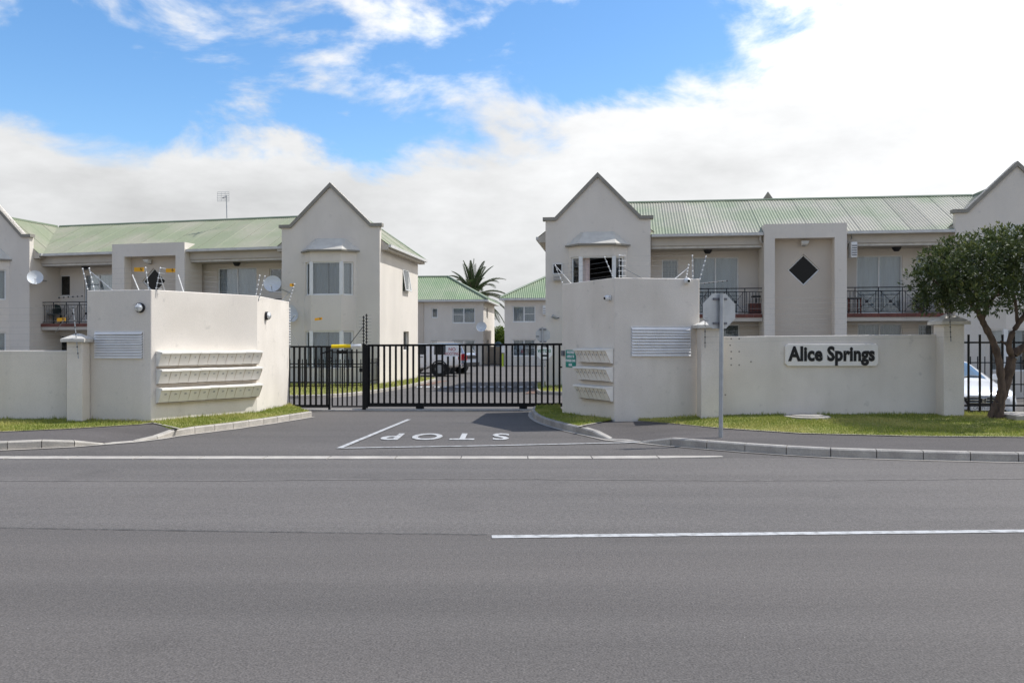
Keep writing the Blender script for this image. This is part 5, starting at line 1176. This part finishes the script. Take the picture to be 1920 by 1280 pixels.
def foliage(clumps, per, l, w, rnd, sprig=7, inner=.35):
    items = []; tones = []
    vol = [c[1].x*c[1].y*c[1].z for c in clumps]; tot = sum(v**.75 for v in vol)
    for (c, rad), v in zip(clumps, vol):
        for _ in range(int(per*v**.75/tot)):
            d = rv(rnd).normalized(); r = rnd.uniform(inner, 1)**.5*rnd.uniform(.86, 1.08); b = c+Vector((d.x*rad.x, d.y*rad.y, d.z*rad.z))*r
            out = (Vector((d.x/rad.x, d.y/rad.y, d.z/rad.z)).normalized()+Vector((0,0,.45))+rv(rnd)*.5).normalized(); tb = rnd.gauss(.30, .13)+.22*max(0, d.z)+(.12 if r > .9 else 0)  # upward and outermost leaves get a lighter tone, light from above put into colour
            for k in range(sprig):
                a = rnd.uniform(0, 6.28); e = (out*.75+rv(rnd)*.95).normalized(); items.append((b+out*l*.35*k/sprig*2+rv(rnd)*l*.5, e, rv(rnd)+Vector((0,0,.7)), l*rnd.uniform(.7, 1.2), w*rnd.uniform(.8, 1.2))); tones.append(min(1, max(0, tb+rnd.gauss(0, .12))))
    return items, tones
g = s = None
rnd = random.Random(3); s = RM.sat(1725, .6); pc = RM(s, .5, 3.1)
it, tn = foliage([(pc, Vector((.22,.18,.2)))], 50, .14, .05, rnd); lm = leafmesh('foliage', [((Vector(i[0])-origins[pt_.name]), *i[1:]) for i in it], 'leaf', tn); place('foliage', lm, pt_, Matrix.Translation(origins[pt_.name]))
# ------------------------------------------------------------------ the tree at the right edge
YT = 15.85; tb0 = at(1868, 779, YT); tr = thing('tree', 'small round-crowned tree with twisted trunks in front of the right railing', 'tree', tb0)
def limb(mb, pts, r0, r1, Y=YT, n=10):
    P = [at(a, b, Y+(c[0] if c else 0)) for a, b, *c in pts]; P = smooth_line([tuple(p) for p in P], 2); L = len(P)
    rr = [(r0+(r1-r0)*k/(L-1))*(1+.10*math.sin(k*2.3)+.06*math.sin(k*5.1)) for k in range(L)]
    mb.tube(P, rr, n); return P
tm = MB()
limb(tm, [(1870,790),(1876,765),(1879,735),(1877,705),(1873,675),(1864,643),(1850,617),(1840,598),(1834,582)], .082, .05)
limb(tm, [(1860,790,.1),(1868,765,.1),(1881,735,.1),(1892,700,.1),(1898,665,.1),(1912,655,.1),(1940,640,.1),(1960,600,.2),(1980,560,.2)], .11, .055)
limb(tm, [(1897,668,.1),(1890,648,0),(1897,625,0),(1912,603,-.05),(1925,585,-.1),(1940,550,-.1)], .06, .035)
limb(tm, [(1908,610,0),(1906,585,0),(1903,560,0),(1897,535,.1),(1895,500,.1)], .035, .018)
limb(tm, [(1836,590),(1822,570),(1800,556,.1),(1775,545,.1),(1750,525,.1)], .045, .012)
limb(tm, [(1836,588),(1832,565),(1830,545,-.2),(1815,510,-.3),(1800,480,-.3)], .04, .012)
limb(tm, [(1842,600),(1851,575),(1864,556,.2),(1878,535,.3),(1885,495,.4)], .045, .014)
limb(tm, [(1846,580,.05),(1850,560,.0),(1848,535,-.1),(1858,500,-.3),(1860,470,-.3)], .028, .012)
limb(tm, [(1864,556,.2),(1890,545,.4),(1915,520,.6)], .022, .01)
limb(tm, [(1890,648,0),(1882,642,0),(1876,639,0)], .03, .008)
for sx, sy in ((-14, 4), (12, 6), (-4, 8)): limb(tm, [(1868,755),(1868+sx*.6,778),(1868+sx,792)], .05, .025)
tm.build('trunk', 'bark', tr, smooth=60)
k = YT/FPX; rnd = random.Random(11); cl = []
for px, py, rx, rz in ((1768,532,38,40),(1750,514,24,24),(1790,484,42,32),(1772,500,34,36),(1800,548,44,32),(1775,555,32,26),(1825,467,48,30),(1850,500,60,46),(1838,548,44,28),(1880,455,50,28),(1895,510,50,48),(1925,450,46,26),(1945,505,55,60),(1990,480,55,50),(2010,530,50,45),(2045,500,45,50),(1965,560,45,28)):
    for dy in ((-.85, -.15, .5) if px < 1960 else (-.6, .5)):
        c = at(px+rnd.uniform(-8, 8), py+rnd.uniform(-6, 6)+abs(dy)*6, YT); c.y += dy*(1.0 if px > 1770 else .6); cl.append((c, Vector((rx*k, .5, rz*k))*rnd.uniform(.85, 1.0)))
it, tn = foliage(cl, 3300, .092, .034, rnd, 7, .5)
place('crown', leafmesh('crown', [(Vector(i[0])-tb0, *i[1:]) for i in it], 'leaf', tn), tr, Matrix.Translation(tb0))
# ------------------------------------------------------------------ palm and far greenery
YPm = 78; pc = at(886, 558, YPm); pm = thing('palm_tree', 'date palm with arching fronds behind the small house', 'palm', (pc.x, YPm, 0))
MB().tube([(pc.x, YPm, -.2), (pc.x+.1, YPm, 3), (pc.x, YPm, pc.z)], [.42, .36, .34], 12).build('trunk', 'palm_trunk', pm, smooth=60)
rnd = random.Random(5)
for q in range(46):
    az = q*2.399+rnd.uniform(-.2, .2); el = R(86-q*2.5)+rnd.uniform(-.1, .1); L = rnd.uniform(3.1, 3.8)*(1.0 if el > .9 else 1.18); pts = []; p = Vector(pc); d = Vector((math.cos(az)*math.cos(el), math.sin(az)*math.cos(el), math.sin(el))); n = 12
    for j in range(n+1):
        pts.append(p.copy()); p = p+d*L/n; d = (d+Vector((0, 0, -.07-.11*j/n*(1 if el < 1.1 else .4)))).normalized()
    items = []; tones = []
    for j in range(1, n*4):
        f = j/(n*4)*n; i0 = min(int(f), n-1); b = pts[i0].lerp(pts[i0+1], f-i0); dd = (pts[i0+1]-pts[i0]).normalized(); sd = dd.cross(Vector((0,0,1))); sd = sd.normalized() if sd.length > .05 else Vector((1,0,0))
        ll = .62*math.sin(math.pi*min(1, .12+.86*f/n))**.6
        for sg_ in (-1, 1): items.append((b-pc*0, (sd*sg_*.85+dd*.75+Vector((0,0,.25 if el > 0 else -.1))), Vector((0,0,1))+rv(rnd)*.3, ll, .075)); tones.append(min(1, max(0, rnd.gauss(.4, .16))))
    o0 = origins[pm.name]; fr = place('frond', leafmesh('frond', [(Vector(i[0])-o0, *i[1:]) for i in items], 'palmleaf', tones), pm, Matrix.Translation(o0))
    MB().tube(pts, .035, 4, r1=.008).build('rachis', 'palm_trunk', fr)
def bush(name, label, cat, c, rad, per, l, mname, seed, trunk=None):
    rnd = random.Random(seed); t = thing(name, label, cat, (c[0], c[1], 0)); cls = []
    for _ in range(9): v = rv(rnd)*.6; cls.append((Vector(c)+Vector((v.x*rad[0], v.y*rad[1], v.z*rad[2])), Vector(rad)*rnd.uniform(.4, .6)))
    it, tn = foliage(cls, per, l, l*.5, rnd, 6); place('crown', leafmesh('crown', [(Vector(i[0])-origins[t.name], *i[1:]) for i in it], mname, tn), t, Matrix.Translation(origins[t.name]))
    MB().tube([(c[0], c[1], -.3), (c[0]+.1, c[1], c[2])], .2, 8, r1=.1).build('trunk', 'bark', t)
bush('far_tree', 'bright green rounded tree in the gap between the two small houses', 'tree', (-1.5, 104, 2.0), (2.6, 2.0, 1.7), 900, .34, 'farleaf', 4)
Y_ = 86; o = thing('water_tank', 'dark blue tank below the green tree in the gap between houses', 'tank', (X(936, Y_), Y_, 0))
MB().lathe((X(934, Y_), Y_, -.1), (0,0,1), [(1.3, 0), (1.3, .5), (1.33, .52), (1.33, .56), (1.3, .58), (1.3, 1.3), (.9, 1.75), (.2, 1.85)], 20).build('shell', 'bluetank', o, smooth=40)
MB().lathe((X(934, Y_), Y_, 1.75), (0,0,1), [(.25, 0), (.25, .12), (.05, .14)], 12).build('lid', 'bluetank', o, smooth=40)
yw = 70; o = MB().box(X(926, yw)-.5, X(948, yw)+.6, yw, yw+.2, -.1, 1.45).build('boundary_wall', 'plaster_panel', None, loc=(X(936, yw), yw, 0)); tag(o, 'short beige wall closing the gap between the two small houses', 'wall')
yp = 61; o = thing('marker_post', 'lime yellow marker post with a small white plate in the gap between houses', 'post', (X(942, yp), yp, 0))
MB().box(X(941, yp), X(944, yp), yp, yp+.12, 0, Z(663, yp)).build('post', 'lime', o); MB().box(X(939, yp), X(946, yp), yp-.03, yp-.002, Z(661, yp), Z(650, yp)).build('plate', 'sign_white', o)
# ------------------------------------------------------------------ vehicles
mat('windscreen', (.045,.085,.10), rough=.04, spec=.9, coat=1)
mat('dark_window', (.012,.014,.016), rough=.05, spec=.6)
def loft(st):
    secs = []
    for (y, zb, wl, wm, zm, wb, zbelt, wr, zr) in st:
        h = [(0, zb), (wl*.85, zb), (wl, zb+.10), (wm, zm), (wb, zbelt), (wr, zr-.035), (wr*.72, zr), (0, zr+.012)]
        secs.append([Vector((x, y, z)) for x, z in h])
    return secs
def car(name, label, st, mname, loc, rotz, wheels, wr, glass_idx, side_idx, belt_off=.03, rim='galv', sidewin='dark_window'):
    """body lofted through stations front to back; glass is set on the loft"""
    root = thing(name, label, 'car', loc); root.rotation_euler = (0, 0, rotz); origins[root.name] = Vector((0,0,0))
    S = loft(st); m = MB(); n = 8; rings = []
    for s in S:
        i = len(m.v); m.v += s+[Vector((-p.x, p.y, p.z)) for p in s[-2:0:-1]]; rings.append(i)
    k = 2*n-2
    for a, b in zip(rings, rings[1:]):
        for j in range(k): m.f.append((a+j, a+(j+1) % k, b+(j+1) % k, b+j))
    m.f.append(tuple(rings[0]+j for j in range(k))); m.f.append(tuple(rings[-1]+j for j in range(k-1, -1, -1)))
    body = m.build('body', mname, root, smooth=38)
    for q, nm in glass_idx:      # windscreens over the top strip between stations q, q+1
        a, b = S[q], S[q+1]; g = MB(); pts = []
        for u in (.07, .93):
            row = [a[i].lerp(b[i], u) for i in (5, 6, 7)]; row[0] = row[0].lerp(row[1], .25); row = row+[Vector((-p.x, p.y, p.z)) for p in row[-2::-1]]; pts.append(row)
        nrm = (pts[1][2]-pts[0][2]).cross(Vector((1, 0, 0))).normalized(); nrm = nrm if nrm.z > 0 else -nrm
        i = len(g.v); g.v += [p+nrm*.008 for r in pts for p in r]
        for j in range(4): g.f.append((i+j, i+j+1, i+5+j+1, i+5+j))
        g.build('windscreen', nm, root)
    for q0, q1, u0, u1 in side_idx:   # side windows between stations
        for sx in (1, -1):
            g = MB(); a, b = S[q0], S[q1]; A, B = a[4].lerp(b[4], u0), a[4].lerp(b[4], u1); C, D = a[5].lerp(b[5], u0), a[5].lerp(b[5], u1)
            P = [A.lerp(C, .10), B.lerp(D, .10), D.lerp(B, .10), C.lerp(A, .10)]; P = [Vector((sx*(p.x+.012), p.y, p.z+.004)) for p in P]; g.poly(P if sx > 0 else P[::-1]); g.build('side_window', sidewin, root)
    for (wy, wx) in wheels:
        for sx in (1, -1):
            t = MB().lathe((sx*(wx-.2), wy, wr), (sx, 0, 0), [(wr*.6, 0), (wr*.95, .0), (wr, .04), (wr, .17), (wr*.93, .21), (wr*.66, .215), (wr*.64, .18)], 24).build('wheel', 'rubber', root, smooth=35)
            m = MB().lathe((sx*(wx-.19), wy, wr), (sx, 0, 0), [(wr*.63, 0), (wr*.63, .19), (wr*.57, .2), (wr*.55, .14), (wr*.1, .15)], 24)
            m.build('rim_barrel', 'trim_black', t, smooth=35); m = MB()
            for q in range(6):
                a = q*math.pi/3; c, s_ = math.cos(a), math.sin(a); e = Vector((0, c, s_)); f = Vector((0, -s_, c)); o_ = Vector((sx*(wx-.005), wy, wr)); i_ = o_-Vector((sx*.03, 0, 0))
                m.hexa([i_+e*.03-f*.03, i_+e*wr*.6-f*.045, i_+e*wr*.6+f*.045, i_+e*.03+f*.03], [o_+e*.03-f*.025, o_+e*wr*.6-f*.035, o_+e*wr*.6+f*.035, o_+e*.03+f*.025])
            m.lathe((sx*(wx-.03), wy, wr), (sx, 0, 0), [(.07, 0), (.07, .03), (.02, .035)], 12); m.lathe((sx*(wx-.03), wy, wr), (sx, 0, 0), [(wr*.57, 0), (wr*.64, .0), (wr*.64, .028), (wr*.57, .028)], 24); m.build('rim', rim, t, smooth=30)
            ar = wr*1.17; MB().lathe((sx*(wx-.30), wy, wr+.02), (sx, 0, 0), [(ar, 0), (ar, .315), (ar*.97, .318), (.05, .10)], 24).build('wheel_arch', 'trim_black', root, smooth=30)
    return root, S
# white car behind the railing, nose to the street
st = [(0, .33, .56, .62, .48, .60, .60, .46, .655), (.05, .22, .72, .77, .48, .73, .66, .56, .71), (.2, .18, .82, .86, .50, .81, .72, .66, .78), (.5, .17, .87, .895, .53, .845, .79, .70, .865),
      (.95, .17, .88, .905, .56, .85, .87, .73, .945), (1.15, .17, .88, .905, .56, .86, .91, .74, .99), (1.95, .17, .88, .905, .57, .86, .95, .60, 1.40), (2.5, .17, .88, .905, .57, .86, .96, .60, 1.475), (3.4, .17, .88, .905, .57, .86, .97, .585, 1.44), (4.15, .18, .87, .89, .58, .84, 1.0, .60, 1.10), (4.55, .25, .80, .84, .58, .78, .98, .55, 1.04)]
Yc = 18.4; cx = X(1841, Yc); hc, S = car('parked_car', 'white car with chrome barred grille parked nose-on behind the railing and tree', st, 'car_white', (cx, Yc, -.165), R(-4), ((.85, .89), (3.55, .89)), .32, ((5, 'windscreen'), (8, 'windscreen')), ((6, 7, .05, .97), (7, 8, .03, .9)))
L_ = MB(); 
m = MB(); m.vprism([(-.42, .62), (-.30, .44), (.30, .44), (.42, .62), (.30, .665), (-.30, .665)], -.035, .03); gr_ = m.build('grille', 'trim_black', hc)
for zz, hw in ((.635, .38), (.575, .345), (.515, .30)): MB().box(-hw, hw, -.055, -.03, zz-.014, zz+.014).build('grille_bar', 'chrome', gr_, bevel=.004)
em = MB(); em.vprism([(-.075, .625), (-.06, .51), (.06, .51), (.075, .625)], -.068, -.056); e0 = em.build('emblem', 'chrome', gr_, bevel=.006)
em = MB()
for sx in (-1, 1): em.vprism([(sx*.055, .615), (sx*.032, .615), (sx*.022, .52), (sx*.045, .52)][::sx], -.074, -.069)
em.box(-.03, .03, -.074, -.069, .56, .578); em.build('emblem_letter', 'trim_black', gr_)
for sx in (-1, 1):
    m = MB(); q = [(.50, -.0, .50), (.74, .10, .53), (.84, .38, .66), (.80, .42, .745), (.60, .06, .675)]; q = [Vector((sx*a, b-.012, c)) for a, b, c in q]; q2 = [p+Vector((-sx*.05, .10, 0)) for p in q]; m.hexa(q if sx < 0 else q[::-1], q2 if sx < 0 else q2[::-1]); m.build('headlight', 'clear_lamp', hc)
    MB().lathe((sx*.62, .0, .31), (0,-1,0), [(.06, -.03), (.06, .02), (.02, .025)], 12).build('fog_lamp', 'clear_lamp', hc)
    m = MB(); m.hexa([(sx*.86, 1.30, .96), (sx*1.04, 1.27, .97), (sx*1.04, 1.37, .97), (sx*.86, 1.40, .96)][::sx], [(sx*.88, 1.30, 1.10), (sx*1.03, 1.27, 1.10), (sx*1.03, 1.36, 1.10), (sx*.88, 1.39, 1.10)][::sx]); m.build('mirror', 'car_white', hc, bevel=.02)
    MB().tube([(sx*.08, 1.14, 1.01), (sx*.30, 1.25, 1.075), (sx*.58, 1.22, 1.05)], .011, 4).build('wiper', 'trim_black', hc)
MB().hexa([(-.60, -.012, .20), (.60, -.012, .20), (.60, .06, .20), (-.60, .06, .20)], [(-.50, -.03, .36), (.50, -.03, .36), (.50, .06, .36), (-.50, .06, .36)]).build('lower_grille', 'trim_black', hc)
np_ = MB().box(-.26, .26, -.05, -.034, .345, .445).build('number_plate', 'sign_white', hc)
tm_ = text('CA 471-147', .085, 'plate_lettering', 'grey_ink', None, Matrix()); tm_.parent = np_; tm_.matrix_basis = Matrix.Translation((0, -.051, .395)) @ Matrix.Rotation(R(90), 4, 'X')
# white pickup with canopy, facing left
st = [(0, .45, .70, .74, .62, .72, .82, .55, .90), (.1, .38, .82, .86, .62, .82, .92, .66, 1.0), (.5, .36, .86, .89, .64, .86, .98, .72, 1.06), (1.35, .36, .87, .90, .64, .87, 1.02, .74, 1.10), (1.5, .36, .87, .90, .66, .87, 1.04, .75, 1.14), (2.15, .36, .87, .90, .66, .87, 1.06, .64, 1.60), (2.5, .36, .87, .90, .66, .87, 1.06, .65, 1.66), (3.45, .36, .87, .90, .66, .87, 1.06, .66, 1.66), (3.50, .40, .87, .89, .66, .87, 1.05, .70, 1.64), (3.62, .44, .88, .90, .68, .87, 1.05, .72, 1.66), (4.9, .46, .88, .90, .70, .87, 1.05, .72, 1.65), (5.08, .50, .86, .89, .70, .86, 1.04, .70, 1.60), (5.14, .56, .82, .85, .72, .83, 1.03, .62, 1.52)]
Yk = 43.2; xr_ = X(861, Yk-.9); pk, S = car('pickup_truck', 'white pickup with canopy parked behind the sliding gate', st, 'car_white', (xr_-5.14, Yk, .0), R(-90), ((.95, .91), (4.12, .91)), .375, ((4, 'windscreen'),), ((5, 6, .3, .9), (6, 7, .05, .42), (6, 7, .5, .97), (9, 10, .18, .80)))
pk['category'] = 'pickup'
for sx in (-1, 1):
    MB().box(sx*.80-.07, sx*.80+.07, 5.08, 5.15, .78, 1.02).build('tail_lamp', 'red_lamp', pk)
    MB().box(sx*.905-.008, sx*.905+.008, 3.1, 3.28, .98, 1.01).build('door_handle', 'trim_black', pk); MB().box(sx*.903-.004, sx*.903+.004, 3.43, 3.45, .5, 1.6).build('door_gap', 'trim_black', pk)
MB().box(-.85, .85, 5.13, 5.27, .42, .60).build('rear_bumper', 'chrome', pk, bevel=.02); MB().box(-.55, .55, 5.11, 5.15, 1.15, 1.45).build('rear_window', 'dark_window', pk)
# silver blue off-roader further back
st = [(0, .45, .72, .78, .65, .74, .88, .55, .98), (.15, .38, .86, .90, .65, .86, 1.0, .7, 1.08), (1.2, .36, .90, .93, .68, .90, 1.08, .76, 1.16), (1.4, .36, .90, .93, .68, .90, 1.1, .77, 1.2), (2.05, .36, .90, .93, .68, .90, 1.12, .66, 1.72), (2.6, .36, .90, .93, .68, .90, 1.12, .67, 1.79), (4.1, .36, .90, .93, .70, .90, 1.13, .67, 1.78), (4.45, .40, .89, .92, .72, .89, 1.13, .65, 1.70), (4.72, .48, .86, .89, .74, .86, 1.12, .72, 1.18), (4.8, .55, .80, .84, .74, .82, 1.08, .66, 1.12)]
Yk2 = 47.5; xr2 = X(892, Yk2-.9); sv, S = car('off_road_car', 'silver blue off-road car with red tail lamps beyond the white pickup', st, 'car_silver', (X(884, 46.8)-4.8*.93, 46.8+4.8*.37, .0), R(-111.7), ((.9, .94), (3.75, .94)), .38, ((3, 'windscreen'), (7, 'dark_window')), ((4, 5, .3, .95), (5, 6, .05, .5), (5, 6, .55, .98)))
for sx in (-1, 1):
    m = MB(); m.hexa([(sx*.68, 4.85, .78), (sx*.90, 4.80, .78), (sx*.955, 4.50, .82), (sx*.7, 4.6, .82)][::sx], [(sx*.68, 4.82, 1.16), (sx*.88, 4.76, 1.18), (sx*.935, 4.46, 1.14), (sx*.7, 4.6, 1.14)][::sx]); m.build('tail_lamp', 'red_lamp', sv)
    MB().box(sx*.62-.02, sx*.62+.02, 2.6, 4.2, 1.83, 1.86).build('roof_rail', 'chrome', sv)
sv.scale = (1, 1, .95); MB().box(-.60, .60, 4.79, 4.83, .88, 1.06).build('tail_panel', 'trim_black', sv); MB().box(-.88, .88, 4.70, 4.92, .42, .66).build('rear_bumper', 'trim_black', sv, bevel=.03); MB().tube([(0, 4.9, .42), (0, 5.08, .42), (0, 5.08, .5)], .03, 6).build('tow_hitch', 'trim_black', sv)
# ------------------------------------------------------------------ check: nothing else
